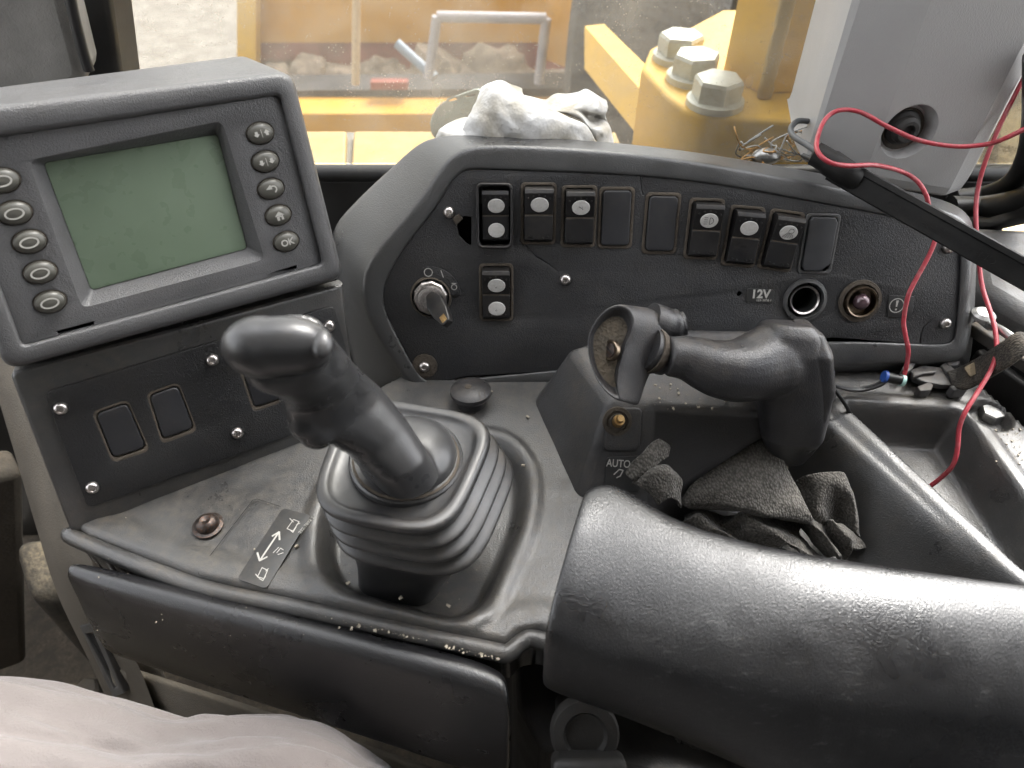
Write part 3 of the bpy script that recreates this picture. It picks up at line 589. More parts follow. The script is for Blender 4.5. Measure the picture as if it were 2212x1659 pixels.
organic('grip_cap', [balldata(hc, (.0268, .0138, .0165), HM, 30, 18), balldata(hc - hx * .008, (.0190, .0146, .0170), HM, 30, 18), balldata(hc + hx * .009 - hz * .001, (.0170, .0128, .0150), HM, 30, 18)], M_grip, joy, .0012, 5)
vs, fs = balldata((0, 0, 0), (.0052, .0075, .0042)); mesh('thumb_button', vs, fs, M_grip, joy, M=Matrix.Translation(hc + hx * .0235 + hz * .0065 - hy * .004) @ HM.to_4x4(), sharp=0)
# ================================================================== right lever
lev = thing('control_lever', PZ(1715, 960, -.44), 'black control lever with dished paddle handle on the right pod', 'lever')
sc_ = PZ(1722, 800, -.378)
rot = Matrix.Rotation(R(-28), 3, 'Z')
armc = [(1440, 770, -.343), (1485, 774, -.345), (1545, 795, -.350), (1600, 800, -.354), (1660, 782, -.356), (1705, 770, -.357)]
ar_ = [.0140, .0160, .0205, .0235, .0270, .027]
cen = catmull([PZ(*p) for p in armc], 5); rad = [ar_[min(i // 5, 4)] * (1 - (i % 5) / 5) + ar_[min(i // 5 + 1, 5)] * (i % 5) / 5 for i in range(len(cen))]
stalk = sections([((1660, 696), (1748, 700), -.333, .019), ((1650, 706), (1768, 712), -.336, .0235), ((1630, 735), (1788, 742), -.346, .028), ((1630, 800), (1791, 806), -.370, .029), ((1632, 862), (1784, 868), -.395, .029), ((1635, 912), (1775, 920), -.418, .025), ((1652, 965), (1752, 962), -.445, .014), ((1665, 1000), (1735, 995), -.465, .006)], .62)
organic('lever_arm', [stalk, tubedata(cen, rad, 22)], M_lever, lev, .0016, 9)
cover = sections([((1716, 700), (1752, 705), -.3365, .013), ((1714, 706), (1772, 716), -.339, .0235), ((1718, 735), (1791, 745), -.346, .0280), ((1730, 800), (1793, 806), -.370, .0290), ((1728, 858), (1785, 868), -.395, .0285), ((1712, 915), (1752, 925), -.420, .025)], .42)
organic('stalk_cover', [cover], M_lever, lev, .0014, 5)
A = [(1346, 652), (1310, 663), (1284, 692), (1267, 725), (1268, 770), (1285, 820), (1312, 854), (1345, 873), (1332, 842), (1336, 805), (1347, 772), (1354, 737), (1374, 704), (1370, 674)]
Bq = [(1396, 660), (1350, 668), (1325, 696), (1310, 726), (1312, 770), (1325, 818), (1348, 858), (1378, 884), (1386, 862), (1394, 833), (1412, 796), (1434, 740), (1450, 700), (1428, 676)]
def dep(q, d): return [PD(a, b, d) for a, b in q]
def inset2(q, k, c=None):
    c = c or (sum(p[0] for p in q) / len(q), sum(p[1] for p in q) / len(q)); return [(c[0] + (a - c[0]) * k, c[1] + (b - c[1]) * k) for a, b in q]
hd = loft('paddle_handle', [dep(inset2(A, .55, (1310, 758)), .495), dep(inset2(A, .76, (1310, 758)), .4945), dep(inset2(A, .86, (1310, 760)), .489), dep(inset2(A, .97), .4865), dep(A, .488), dep(lq(A, Bq, .12), .490), dep(lq(A, Bq, .5), .497), dep(lq(A, Bq, .93), .505), dep(Bq, .508), dep(inset2(Bq, .8), .512), dep(inset2(Bq, .5), .512)], M_lever, lev, sub=2)
M_hdirt = plastic('caked tan dirt', (.09, .072, .05), .95, 600, .6, .0012, .3, wear=.2, wearc=(.03, .03, .028), blotch=60)
loft('caked_dirt', [dep(inset2(A, .74, (1310, 758)), .4935), dep(inset2(A, .5, (1310, 758)), .4932)], M_hdirt, hd, cap0=False, sub=1)
hf = (PD(1316, 756, .49) - PD(1420, 770, .52)).normalized(); HF = Frame(PD(1320, 757, .492), hf.orthogonal(), hf.cross(hf.orthogonal()), hf)
pass
sw = lathe('end_screw', [(.0072, -.002), (.0072, .0008), (.0066, .0014), (.0056, .0012), (.0054, .0004), (0, .0004)], M_bronze, hd, HF.M(0, 0, .0004))
lathe('screw_slot', [(.0050, 0), (.0048, .0006), (0, .0006)], M_rust, hd, HF.M(0, 0, .0011))
vs, fs = boxdata((0, 0, 0), (.0085, .0008, .0006)); mesh('slot', vs, fs, M_black, hd, M=HF.M(0, 0, .0016, .9))
tube('neck', [PD(1395, 752, .508), PD(1425, 764, .513), PD(1450, 771, .516)], [.0165] * 6 + [.0150] * 6 + [.0125] * 5, M_lever, lev, 20, 8)
tube('dust_collar', [PD(1403, 756, .5085), PD(1420, 762, .512)], [.0172, .0172, .0168, .0160, .0150], M_dirt, lev, 20, 4)
tube('trigger', [PD(1405, 690, .512), PD(1440, 700, .517), PD(1466, 700, .519), PD(1476, 697, .519), PD(1480, 696, .519)], [.0125] * 4 + [.0115] * 4 + [.0095] * 4 + [.0085] * 3 + [.006, .003], M_lever, lev, 16, 4)
# ================================================================== armrest and front pad
def padloft(name, cols, mat, label, cat, zf, zn, zb, dome, drop, back):
    rings = []
    for f, n_, b in cols:
        F_, N_, B_ = PZ(*f, zf), PZ(*n_, zn), PZ(*b, zb); U_ = Vector((0, 0, 1)); bkv = Vector((0, back, 0))
        rings.append([F_ + bkv - U_ * drop, F_ + bkv * .8 - U_ * drop * .4, F_, F_ * .86 + N_ * .14 + U_ * dome * .55, F_ * .6 + N_ * .4 + U_ * dome, F_ * .25 + N_ * .75 + U_ * dome * .9, F_ * .06 + N_ * .94 + U_ * dome * .5, N_ * .9 + B_ * .1, N_ * .6 + B_ * .4 - Vector((0, .002, 0)), B_, B_ + Vector((0, .03, -.004))])
    c0 = sum(rings[0], Vector()) / len(rings[0]); rings = [[c0.lerp(p, .62) - (rings[1][0] - rings[0][0]) * .02 for p in rings[0]], [c0.lerp(p, .9) - (rings[1][0] - rings[0][0]) * .01 for p in rings[0]]] + rings
    return rings
arm_cols = [((1268, 1048), (1172, 1385), (1170, 1512)), ((1305, 1030), (1235, 1412), (1250, 1540)), ((1350, 1040), (1330, 1440), (1345, 1572)), ((1440, 1108), (1490, 1480), (1555, 1665)), ((1600, 1162), (1690, 1520), (1750, 1760)), ((1900, 1213), (2000, 1560), (2060, 1860)), ((2212, 1253), (2300, 1580), (2400, 1950)), ((2500, 1300), (2700, 1610), (2800, 2000))]
loft('armrest', padloft('armrest', arm_cols, M_pad, '', '', -.350, -.376, -.440, .013, .05, .0), M_pad, None, sub=3, label='large black leatherette armrest pad, scuffed on top, in the right foreground', cat='armrest')
front_cols = [((172, 1222), (152, 1262), (240, 1437)), ((200, 1220), (196, 1284), (275, 1450)), ((420, 1272), (405, 1348), (560, 1545)), ((800, 1367), (785, 1446), (850, 1642)), ((1020, 1420), (1015, 1508), (1020, 1700)), ((1080, 1448), (1085, 1530), (1088, 1720)), ((1098, 1470), (1106, 1545), (1106, 1722))]
loft('front_pad', padloft('front_pad', front_cols, M_pad2, '', '', -.468, -.470, -.562, .013, .04, .004), M_pad2, None, sub=3, label='black leatherette pad along the console front edge above the trousers', cat='pad')
# pivot hardware under the armrest
M_dk = plastic('dusty black steel', (.010, .0095, .009), .55, 900, .2, .0005, .3, dustc=(.05, .04, .03))
kb = thing('clamp_knob', PZ(1260, 1640, -.50), 'dusty dark clamp knob under the armrest corner', 'knob')
KB = Frame(PZ(1265, 1590, -.475), (1, 0, 0), (0, .8, .6), (0, -.6, .8))
lathe('knob_disc', [(.022, -.012), (.022, -.004), (.0205, -.001), (.014, 0), (.012, -.004), (0, -.004)], M_dk, kb, KB.M())
kv, kf = boxdata((0, 0, 0), (.046, .026, .022)); mesh('knob_body', kv, kf, M_dk, kb, M=KB.M(.001, -.022, .004), bevel=.005)
kv, kf = boxdata((0, 0, 0), (.03, .03, .06)); mesh('knob_stem', kv, kf, M_dk, kb, M=KB.M(0, -.01, -.045), bevel=.004)
# ================================================================== trouser leg
M_cloth = None
def cotton():
    m, nt, b = newmat('pale grey cotton'); L = nt.links.new
    tc = N(nt, 'ShaderNodeNewGeometry').outputs['Position']
    n = N(nt, 'ShaderNodeTexNoise', Scale=9, Detail=5); L(tc, n.inputs['Vector'])
    c = ramp(nt, n.outputs[0], .35, .7, (.145, .128, .122, 1), (.19, .17, .162, 1))
    n2 = N(nt, 'ShaderNodeTexNoise', Scale=6.5, Detail=3); L(tc, n2.inputs['Vector'])
    c = mixc(nt, math_(nt, 'MULTIPLY', ramp(nt, n2.outputs[0], .62, .74), .45), c, (.24, .19, .11, 1)); L(c, b.inputs['Base Color'])
    b.inputs['Roughness'].default_value = .95; b.inputs['Sheen Weight'].default_value = .25; b.inputs['Specular IOR Level'].default_value = .15
    wv = N(nt, 'ShaderNodeTexNoise', Scale=700, Detail=3); L(tc, wv.inputs['Vector'])
    bp = N(nt, 'ShaderNodeBump', Strength=.6, Distance=.0009); L(wv.outputs[0], bp.inputs['Height']); L(bp.outputs[0], b.inputs['Normal']); return m
M_cloth = cotton()
lc = [PD(-420, 1690, .46), PD(-200, 1700, .455), PD(0, 1722, .45), PD(180, 1762, .45), PD(330, 1792, .45), PD(470, 1795, .45), PD(580, 1790, .455), PD(655, 1830, .465)]
lr = [.070, .068, .0675, .065, .0645, .065, .0655, .066, .066, .062, .056, .052]
kn_ = lc[-1]; lc += [kn_ + Vector((.004, .010, -.060)), kn_ + Vector((-.006, .02, -.16)), kn_ + Vector((-.02, .03, -.30)), kn_ + Vector((-.03, .04, -.52))]
cen = catmull(lc, 8); rad = [lr[min(i // 8, 10)] * (1 - (i % 8) / 8) + lr[min(i // 8 + 1, 11)] * (i % 8) / 8 for i in range(len(cen))]
vs, fs = tubedata(cen, rad, 110); ns = 110
out = []
for i, c in enumerate(cen):
    for k in range(ns):
        p = vs[i * ns + k]; d = (p - c).normalized(); a = 2 * math.pi * k / ns
        f = noise.noise((a * 2.6 + i * .035, i * .07, 3)) * .0080 + noise.noise((a * 6.5 - i * .06, i * .10, 9)) * .0048 + noise.noise((a * 14 - i * .12, i * .2, 5)) * .0012
        f -= .006 * max(0, 1 - abs(math.sin(a * 4.5 + i * .045 + 1.3 * noise.noise((i * .06, 2, 4)))) * 3.6)
        out.append(p + d * f * (1.1 if i < 50 else .8))
mesh('person', out, fs, M_cloth, None, sharp=0, sub=1, label="seated person's pale grey cotton trouser leg at the lower left", cat='person')
# ================================================================== rags
def knit(nm, c0, c1, sc1=1.0):
    m, nt, b = newmat(nm); L = nt.links.new
    tc = N(nt, 'ShaderNodeNewGeometry').outputs['Position']
    mp = N(nt, 'ShaderNodeMapping'); L(tc, mp.inputs[0]); mp.inputs['Scale'].default_value = (620 * sc1, 380 * sc1, 500 * sc1); mp.inputs['Rotation'].default_value = (0, 0, R(25))
    vo = N(nt, 'ShaderNodeTexVoronoi', Scale=1.0); L(mp.outputs[0], vo.inputs['Vector'])
    n = N(nt, 'ShaderNodeTexNoise', Scale=30, Detail=4); L(tc, n.inputs['Vector'])
    c = mixc(nt, ramp(nt, n.outputs[0], .35, .7), (*c0, 1), (*c1, 1))
    c = mixc(nt, ramp(nt, vo.outputs['Distance'], .15, .75, (0, 0, 0, 1), (.6, .6, .6, 1)), c, (.015, .014, .0125, 1)); L(c, b.inputs['Base Color'])
    b.inputs['Roughness'].default_value = 1; b.inputs['Sheen Weight'].default_value = .15; b.inputs['Specular IOR Level'].default_value = .1
    bp = N(nt, 'ShaderNodeBump', Strength=.9, Distance=.0012, invert=True); L(vo.outputs['Distance'], bp.inputs['Height']); L(bp.outputs[0], b.inputs['Normal']); return m
M_knit = knit('dark grey terry knit', (.12, .112, .10), (.17, .158, .14))
def sheet(rows, nu=6, nv=6, amp=.0022, fr=80, seed=0):
    R1 = [catmull([PZ(*p) for p in r], nu) for r in rows]; cols_ = []
    for j in range(len(R1[0])): cols_.append(catmull([r[j] for r in R1], nv))
    vs, fs = [], []; n = len(cols_[0])
    for c in cols_:
        for p in c: vs.append(p + Vector((noise.noise(p * fr + Vector((seed, 0, 0))), noise.noise(p * fr + Vector((0, seed, 5))), noise.noise(p * fr + Vector((9, 0, seed))))) * amp)
    for i in range(len(cols_) - 1):
        for j in range(n - 1): fs.append((i * n + j, i * n + j + 1, (i + 1) * n + j + 1, (i + 1) * n + j))
    return vs, fs
def cloth(name, sheets, mat, parent=None, th=.003, **kw):
    vs, fs = join(sheets); return mesh(name, vs, fs, mat, parent, sharp=0, solid=th, sub=1, **kw)
main = [sheet([[(1628, 924, -.434), (1642, 918, -.430), (1656, 920, -.431), (1666, 930, -.437)], [(1565, 978, -.447), (1610, 966, -.437), (1660, 972, -.437), (1692, 990, -.447)], [(1498, 1042, -.460), (1570, 1030, -.448), (1660, 1040, -.447), (1732, 1066, -.458)], [(1474, 1076, -.467), (1560, 1068, -.455), (1660, 1084, -.454), (1756, 1116, -.464)], [(1478, 1098, -.477), (1560, 1098, -.466), (1660, 1116, -.465), (1754, 1136, -.474)], [(1496, 1096, -.492), (1580, 1098, -.486), (1660, 1112, -.486), (1744, 1128, -.492)], [(1500, 1080, -.512), (1580, 1080, -.51), (1660, 1090, -.51), (1740, 1100, -.512)]], seed=1),
        sheet([[(1716, 1040, -.475), (1745, 1026, -.462), (1790, 1019, -.455), (1818, 1020, -.457), (1832, 1034, -.468)], [(1735, 1075, -.478), (1765, 1060, -.464), (1800, 1050, -.458), (1836, 1056, -.462), (1848, 1080, -.478)], [(1752, 1115, -.484), (1775, 1105, -.478), (1806, 1100, -.488), (1842, 1100, -.476), (1854, 1120, -.488)], [(1762, 1135, -.492), (1785, 1135, -.495), (1812, 1140, -.502), (1848, 1150, -.495), (1860, 1165, -.502)]], seed=4),
        sheet([[(1478, 1112, -.500), (1520, 1100, -.492), (1570, 1112, -.500), (1620, 1098, -.492), (1680, 1112, -.500), (1740, 1130, -.504)], [(1472, 1128, -.490), (1510, 1112, -.478), (1560, 1132, -.494), (1608, 1106, -.476), (1660, 1128, -.488), (1730, 1150, -.502)], [(1490, 1142, -.492), (1530, 1128, -.480), (1575, 1150, -.498), (1618, 1120, -.474), (1672, 1140, -.480), (1745, 1172, -.506)], [(1520, 1160, -.496), (1560, 1148, -.482), (1598, 1172, -.502), (1640, 1138, -.474), (1700, 1156, -.482), (1760, 1190, -.510)], [(1545, 1180, -.502), (1590, 1166, -.488), (1630, 1186, -.504), (1662, 1154, -.478), (1725, 1182, -.490), (1780, 1206, -.514)], [(1570, 1200, -.51), (1620, 1188, -.496), (1660, 1200, -.506), (1700, 1176, -.486), (1750, 1200, -.496), (1800, 1222, -.518)]], seed=7),
        sheet([[(1712, 1118, -.500), (1745, 1112, -.480), (1772, 1128, -.496), (1800, 1122, -.478), (1822, 1138, -.492)], [(1736, 1150, -.504), (1766, 1138, -.478), (1786, 1154, -.500), (1816, 1142, -.480), (1850, 1152, -.496)], [(1760, 1182, -.510), (1790, 1168, -.484), (1806, 1184, -.506), (1836, 1166, -.486), (1868, 1170, -.504)], [(1784, 1212, -.516), (1814, 1200, -.492), (1826, 1210, -.512), (1848, 1188, -.496), (1872, 1184, -.512)]], seed=8, amp=.0028)]
cloth('cleaning_rag', main, M_knit, label='large dark grey terry rag crumpled in the tray behind the armrest', cat='rag')
def lift(rows, dz=.030): return [[(a, b, z + dz) for a, b, z in r] for r in rows]
left = [sheet(lift([[(1346, 1020, -.462), (1386, 978, -.446), (1410, 952, -.440), (1424, 944, -.440)], [(1356, 1036, -.462), (1398, 1000, -.448), (1430, 968, -.442), (1452, 964, -.446)], [(1378, 1046, -.466), (1410, 1022, -.454), (1434, 996, -.450), (1446, 985, -.454)]]), seed=11),
        sheet(lift([[(1362, 1040, -.466), (1404, 1012, -.452), (1440, 1006, -.452), (1462, 1020, -.462)], [(1380, 1050, -.462), (1414, 1020, -.448), (1450, 1020, -.450), (1472, 1044, -.466)], [(1400, 1066, -.466), (1428, 1048, -.457), (1454, 1052, -.460), (1470, 1072, -.474)], [(1424, 1092, -.476), (1446, 1080, -.470), (1462, 1082, -.474), (1472, 1100, -.486)]]), seed=12)]
cloth('small_rag', left, M_knit, label='small folded dark grey rag hanging beside the AUTO label', cat='rag')
# ================================================================== wires, blade, buckle and strap
M_red = simple('red wire insulation', (.36, .035, .05), .36, var=.12, scale=40, dirt=((.45, .25, .24), .35))
M_wire = simple('black wire insulation', (.010, .010, .010), .35)
M_rub = plastic('black blade rubber', (.006, .006, .006), .5, 900, .12, .0004, .07, spec=.25)
M_blue = simple('blue ring plastic', (.03, .09, .35), .4); M_mint = simple('mint ring plastic', (.40, .62, .58), .4)
wa = [(1950, 820, .6215), (1956, 800, .619), (1962, 760, .612), (1956, 725, .608), (1952, 692, .606), (1961, 642, .600), (1975, 610, .598), (2000, 565, .596), (2018, 525, .594), (2024, 490, .593), (2008, 450, .588), (2000, 420, .585), (1980, 390, .588), (1945, 370, .590), (1890, 357, .565), (1830, 358, .553), (1790, 350, .55), (1765, 325, .555), (1768, 290, .575), (1785, 255, .585), (1815, 238, .585), (1860, 243, .585), (1920, 275, .585), (1985, 303, .585), (2060, 316, .585), (2130, 312, .58), (2180, 295, .56), (2260, 255, .54)]
tube('red_wire', [PD(*p) for p in wa], .0019, M_red, None, 10, 6, label='red wire looping from the black connector over the grey pillar cover', cat='wire')
wb = [(2260, 80, .58), (2212, 168, .60), (2165, 260, .61), (2130, 345, .62), (2112, 410, .63), (2108, 470, .63), (2114, 560, .625), (2122, 620, .62), (2138, 670, .61), (2150, 715, .600), (2152, 760, .593), (2140, 800, .588), (2110, 850, .583), (2085, 890, .580), (2072, 925, .583), (2068, 970, .585), (2058, 1005, .590), (2035, 1030, .600), (2008, 1051, .608), (1990, 1060, .612)]
tube('red_wire', [PD(*p) for p in wb], .0019, M_red, None, 10, 6, label='red wire hanging from the upper right down into the open tray', cat='wire')
lead = [PD(1914, 816, .622), PD(1893, 830, .626), PD(1855, 840, .628), (PD(1815, 836, .622)), PD(1780, 822, .61)]
bw = thing('black_lead', PD(1850, 840, .63), 'thin black twin lead running from the connector to the right lever', 'cable')
tube('lead_core', lead, .0016, M_wire, bw, 8); tube('lead_core', [p + Vector((.001, -.003, .0012)) for p in lead], .0016, M_wire, bw, 8)
cn = tube('crimp_sleeve', [PD(1912, 814, .6215), PD(1950, 822, .6215)], .0046, M_wire, bw, 14, 4)
tube('blue_ring', [PD(1908, 813, .6215), PD(1914, 814.5, .6215)], .0054, M_blue, cn, 14, 2); tube('mint_ring', [PD(1945, 821, .6215), PD(1952, 822.5, .6215)], .0053, M_mint, cn, 14, 2)
tube('black_cable', [PD(1790, 826, .60), PD(1806, 846, .605), PD(1825, 872, .612), PD(1838, 898, .622), PD(1842, 915, .635)], .0017, M_wire, None, 8, 6, label='short black cable dropping from the lever into the tray', cat='cable')
# the rubber blade lying across the dashboard corner
bl = thing('wiper_blade', PD(2017, 480, .575), 'black rubber wiper blade lying slanted across the dashboard corner', 'wiper blade')
b0, b1 = PD(1800, 362, .578), PD(2300, 640, .52); bx_ = (b1 - b0).normalized(); bz_ = (-ray(2017, 480)).normalized(); bz_ = (bz_ - bx_ * bz_.dot(bx_)).normalized(); by_ = bz_.cross(bx_)
ln = (b1 - b0).length
def blade_ring(t): 
    c = b0 + bx_ * t; return [c + by_ * a + bz_ * b for a, b in ((-.0105, -.003), (-.0105, .0015), (-.0095, .0030), (.0045, .0034), (.0055, .0046), (.0095, .0040), (.0105, .003), (.0105, -.003))]
loft('rubber_strip', [blade_ring(ln * k / 24) for k in range(25)], M_rub, bl, sharp=25)
BF = Frame(b0, bx_, by_, bz_)
text('moulded_marks', 'CEE CHAR 4BR14OED', .0075, M_rub, bl, BF.M(ln * .50, -.0025, .0035, math.pi), ext=.0003, sx=1.25)
tube('end_clip', [PD(1756, 330, .578), PD(1775, 340, .576), PD(1800, 356, .574), PD(1828, 375, .572), PD(1850, 388, .574)], [.004] + [.0095] * 6 + [.0105] * 6 + [.010] * 3 + [.005], M_rub, bl, 12, 4)
tube('wire_loop', [PD(1745, 262, .65), PD(1722, 262, .645), PD(1708, 278, .635), PD(1716, 296, .62), (PD(1745, 314, .60)), PD(1772, 334, .58)], .0026, plastic('grey coated rod', (.06, .065, .07), .45, 900, .05, .0002, .2), bl, 10, 5)
tube('pin', [PD(1734, 336, .60), PD(1765, 348, .585), PD(1795, 358, .578)], .0021, M_wire, bl, 8, 3)
# buckle and webbing strap
ZB = Z0 + .001
bu = thing('strap_buckle', PZ(2010, 825, ZB), 'black plastic side-release buckle lying on the console by the red wire', 'buckle')
KZ = Frame(PZ(2010, 825, ZB), (1, 0, 0), (0, 1, 0), (0, 0, 1))
M_bk = plastic('dusty buckle plastic', (.045, .045, .047), .45, 1200, .08, .0003, .4)
for nm, q, h, w_ in (('buckle_body', [(1962, 806), (1990, 795), (2030, 800), (2046, 812), (2062, 838), (2030, 838), (1995, 832), (1970, 822)], .006, .010), ('side_wing', [(1943, 806), (1952, 791), (1974, 792), (1966, 806), (1952, 816)], .010, .014), ('side_wing', [(1976, 842), (2002, 832), (2013, 838), (2008, 850), (1984, 852)], .009, .011), ('end_bar', [(2028, 797), (2038, 788), (2092, 838), (2084, 850), (2056, 852), (2046, 842), (2060, 838)], .010, .0125), ('end_hook', [(2038, 789), (2070, 788), (2066, 797), (2044, 799)], .008, .0135), ('prong', [(1966, 812), (2020, 806), (2016, 814), (1990, 816), (1968, 824)], .005, .0135)):
    plate(nm, [rpoly(uvs(KZ, q, w_ * .6), .0015)], h, M_bk, bu, KZ.M(0, 0, w_), bev=.0011)
def webmat():
    m, nt, b = newmat('woven grey webbing'); L = nt.links.new
    tc = N(nt, 'ShaderNodeNewGeometry').outputs['Position']; mp = N(nt, 'ShaderNodeMapping'); L(tc, mp.inputs[0]); mp.inputs['Rotation'].default_value = (0, 0, R(35)); mp.inputs['Scale'].default_value = (420, 900, 500)
    vo = N(nt, 'ShaderNodeTexVoronoi', Scale=1.0); L(mp.outputs[0], vo.inputs['Vector'])
    n = N(nt, 'ShaderNodeTexNoise', Scale=60, Detail=4); L(tc, n.inputs['Vector'])
    c = mixc(nt, ramp(nt, n.outputs[0], .4, .7), (.06, .054, .046, 1), (.13, .11, .085, 1)); c = mixc(nt, ramp(nt, vo.outputs['Distance'], .2, .8, (0, 0, 0, 1), (.7, .7, .7, 1)), c, (.01, .009, .008, 1)); L(c, b.inputs['Base Color']); b.inputs['Roughness'].default_value = .95
    bp = N(nt, 'ShaderNodeBump', Strength=.8, Distance=.0008, invert=True); L(vo.outputs['Distance'], bp.inputs['Height']); L(bp.outputs[0], b.inputs['Normal']); return m
M_web = webmat()
top_ = [(2046, 806, -.446), (2078, 796, -.444), (2125, 768, -.425), (2165, 742, -.405), (2192, 722, -.395), (2205, 722, -.40)]; bot_ = [(2062, 838, -.448), (2090, 842, -.446), (2148, 812, -.428), (2192, 785, -.408), (2222, 760, -.398), (2232, 752, -.403)]
ta, tb = [catmull([PZ(a, b, z + .014 * min(1, max(0, (a - 2060) / 60))) for a, b, z in q], 8) for q in (top_, bot_)]
vs = []; [vs.extend([a.lerp(b, k / 6) for k in range(7)]) for a, b in zip(ta, tb)]
fs = [(i * 7 + k, i * 7 + k + 1, (i + 1) * 7 + k + 1, (i + 1) * 7 + k) for i in range(len(ta) - 1) for k in range(6)]
stp = mesh('webbing_strap', vs, fs, M_web, None, sharp=0, solid=.0026, label='frayed dark webbing strap looped through a bar at the right edge', cat='strap')
PTF = Frame(PZ(2095, 805, -.428), (1, .25, .25), (-.25, 1, .3), (-.2, -.35, 1))
plate('worn_patch', [rpoly(uvs(PTF, [(2078, 798), (2102, 786), (2116, 806), (2092, 818)]), .002)], .0012, plastic('tan worn webbing', (.16, .125, .08), .95, 900, .5, .0008, .2), stp, PTF.M(0, 0, .0042), bev=.0003)
# rail, bar and bolt at the far right
rl = thing('seat_rail', PZ(2170, 820, -.46), 'dark steel rail beside the strap at the right edge of the console', 'rail')
def beam(name, a, b, w, h, mat, parent, bev=.003):
    a, b = Vector(a), Vector(b); d = (b - a); M = Matrix((d.normalized(), Vector((0, 0, 1)).cross(d.normalized()).normalized(), d.normalized().cross(Vector((0, 0, 1)).cross(d.normalized()).normalized()))).transposed().to_4x4(); M.translation = (a + b) / 2
    vs, fs = boxdata((0, 0, 0), (d.length, w, h)); return mesh(name, vs, fs, mat, parent, M=M, bevel=bev)
beam('rail_side', PZ(2092, 790, -.470), PZ(2330, 965, -.470), .010, .045, M_dk, rl)
beam('rail_top', PZ(2098, 705, -.425), PZ(2330, 860, -.425), .012, .012, plastic('dusty rail paint', (.03, .028, .025), .6, 800, .2, .0006, .9), rl, .002)
beam('rail_web', PZ(2100, 735, -.455), PZ(2330, 905, -.455), .014, .05, M_black, rl)
tube('strap_bar', [PZ(2135, 700, -.405), PZ(2160, 712, -.395), PZ(2195, 735, -.392), PZ(2260, 775, -.392)], .0036, M_steel, rl, 12, 5)
tab = plate('bar_tab', [rpoly(uvs(Frame(PZ(2125, 690, -.405), (1, 0, 0), (0, 1, 0), (0, 0, 1)), [(2100, 680), (2135, 672), (2160, 705), (2140, 712)]), .004)], .003, M_steel, rl, Frame(PZ(2125, 690, -.405), (1, 0, 0), (0, 1, 0), (0, 0, 1)).M(), bev=.0006)
lathe('tab_bolt', [(.0105, 0), (.0100, .003), (.007, .0055), (0, .006)], M_steel, rl, Frame(PZ(2122, 684, -.403), (1, 0, 0), (0, 1, 0), (0, 0, 1)).M())
hexb = lathe('hex_bolt', [(.0100, 0), (.0100, .007), (.0090, .0085), (0, .0085)], M_steel, console, Frame(PZ(2137, 901, Z0 - .012), (1, 0, 0), (0, 1, 0), (0, 0, 1)).M(0, 0, 0, .3), seg=6, sharp=20)
# ================================================================== crumbs
def crumbs(name, spots, mat, label, cat, parent=None):
    parts = []
    for a, b, z, s in spots:
        p = PZ(a, b, z); q = Matrix.Rotation(random.random() * 6, 3, 'Z') @ Matrix.Rotation(random.random() * .6, 3, 'X')
        vs, fs = boxdata((0, 0, 0), (s, s * random.uniform(.5, .9), s * .45)); parts.append(([p + q @ (v * random.uniform(.7, 1.15)) for v in vs], fs))
    vs, fs = join(parts); mesh(name, vs, fs, mat, None, sharp=20, label=label, cat=cat, kind='stuff')
M_crumb = simple('pale stone chips', (.32, .28, .22), .8, var=.3, scale=500)
sp = []
rr_ = random.random
big_c = [(860, 1230), (680, 1255), (752, 1260), (865, 1292), (828, 1322), (760, 1358), (968, 1308), (980, 1212), (1130, 1005), (1040, 842), (1060, 846), (1140, 900), (640, 1180), (1395, 945), (1400, 960), (1418, 850), (1448, 838), (1540, 858), (1700, 1010)]
for a, b in big_c: sp.append((a, b, Z0 + (.002 if a < 1250 else .0), .0030))
for _ in range(60): t = rr_() ** .6; sp.append((700 + 380 * t + rr_() * 6, 1330 + 92 * t + rr_() * 8, Z0 + .001, .0005 + rr_() ** 3 * .0022))
for _ in range(70): sp.append((1820 + 250 * rr_(), 770 + 40 * rr_() ** 2, Z0 + .001, .0006 + rr_() ** 3 * .003))
for _ in range(130): t = rr_(); sp.append((1880 + 210 * t + rr_() * 20, 895 + 75 * t + 50 * (rr_() - .5), Z0 - .0375, .0006 + rr_() ** 3 * .0032))
for _ in range(60): t = rr_(); sp.append((2060 + 130 * t, 985 + 150 * t + 20 * rr_(), Z0 - .0375, .0006 + rr_() ** 3 * .0026))
for _ in range(60): sp.append((2150 + 60 * rr_(), 920 + 90 * rr_(), Z0 + .001, .0006 + rr_() ** 3 * .002))
for _ in range(110): sp.append((200 + 900 * rr_(), 1000 + 380 * rr_(), Z0 + .001, .0004 + rr_() ** 4 * .0016))
for _ in range(70): sp.append((1410 + 280 * rr_(), 830 + 55 * rr_(), -.3985, .0005 + rr_() ** 3 * .0022))
for _ in range(40): sp.append((1705 + 30 * rr_(), 960 + 60 * rr_(), -.518, .0006 + rr_() ** 3 * .0026))
crumbs('grit', sp, M_crumb, 'pale grit and stone chips scattered over the console', 'grit')
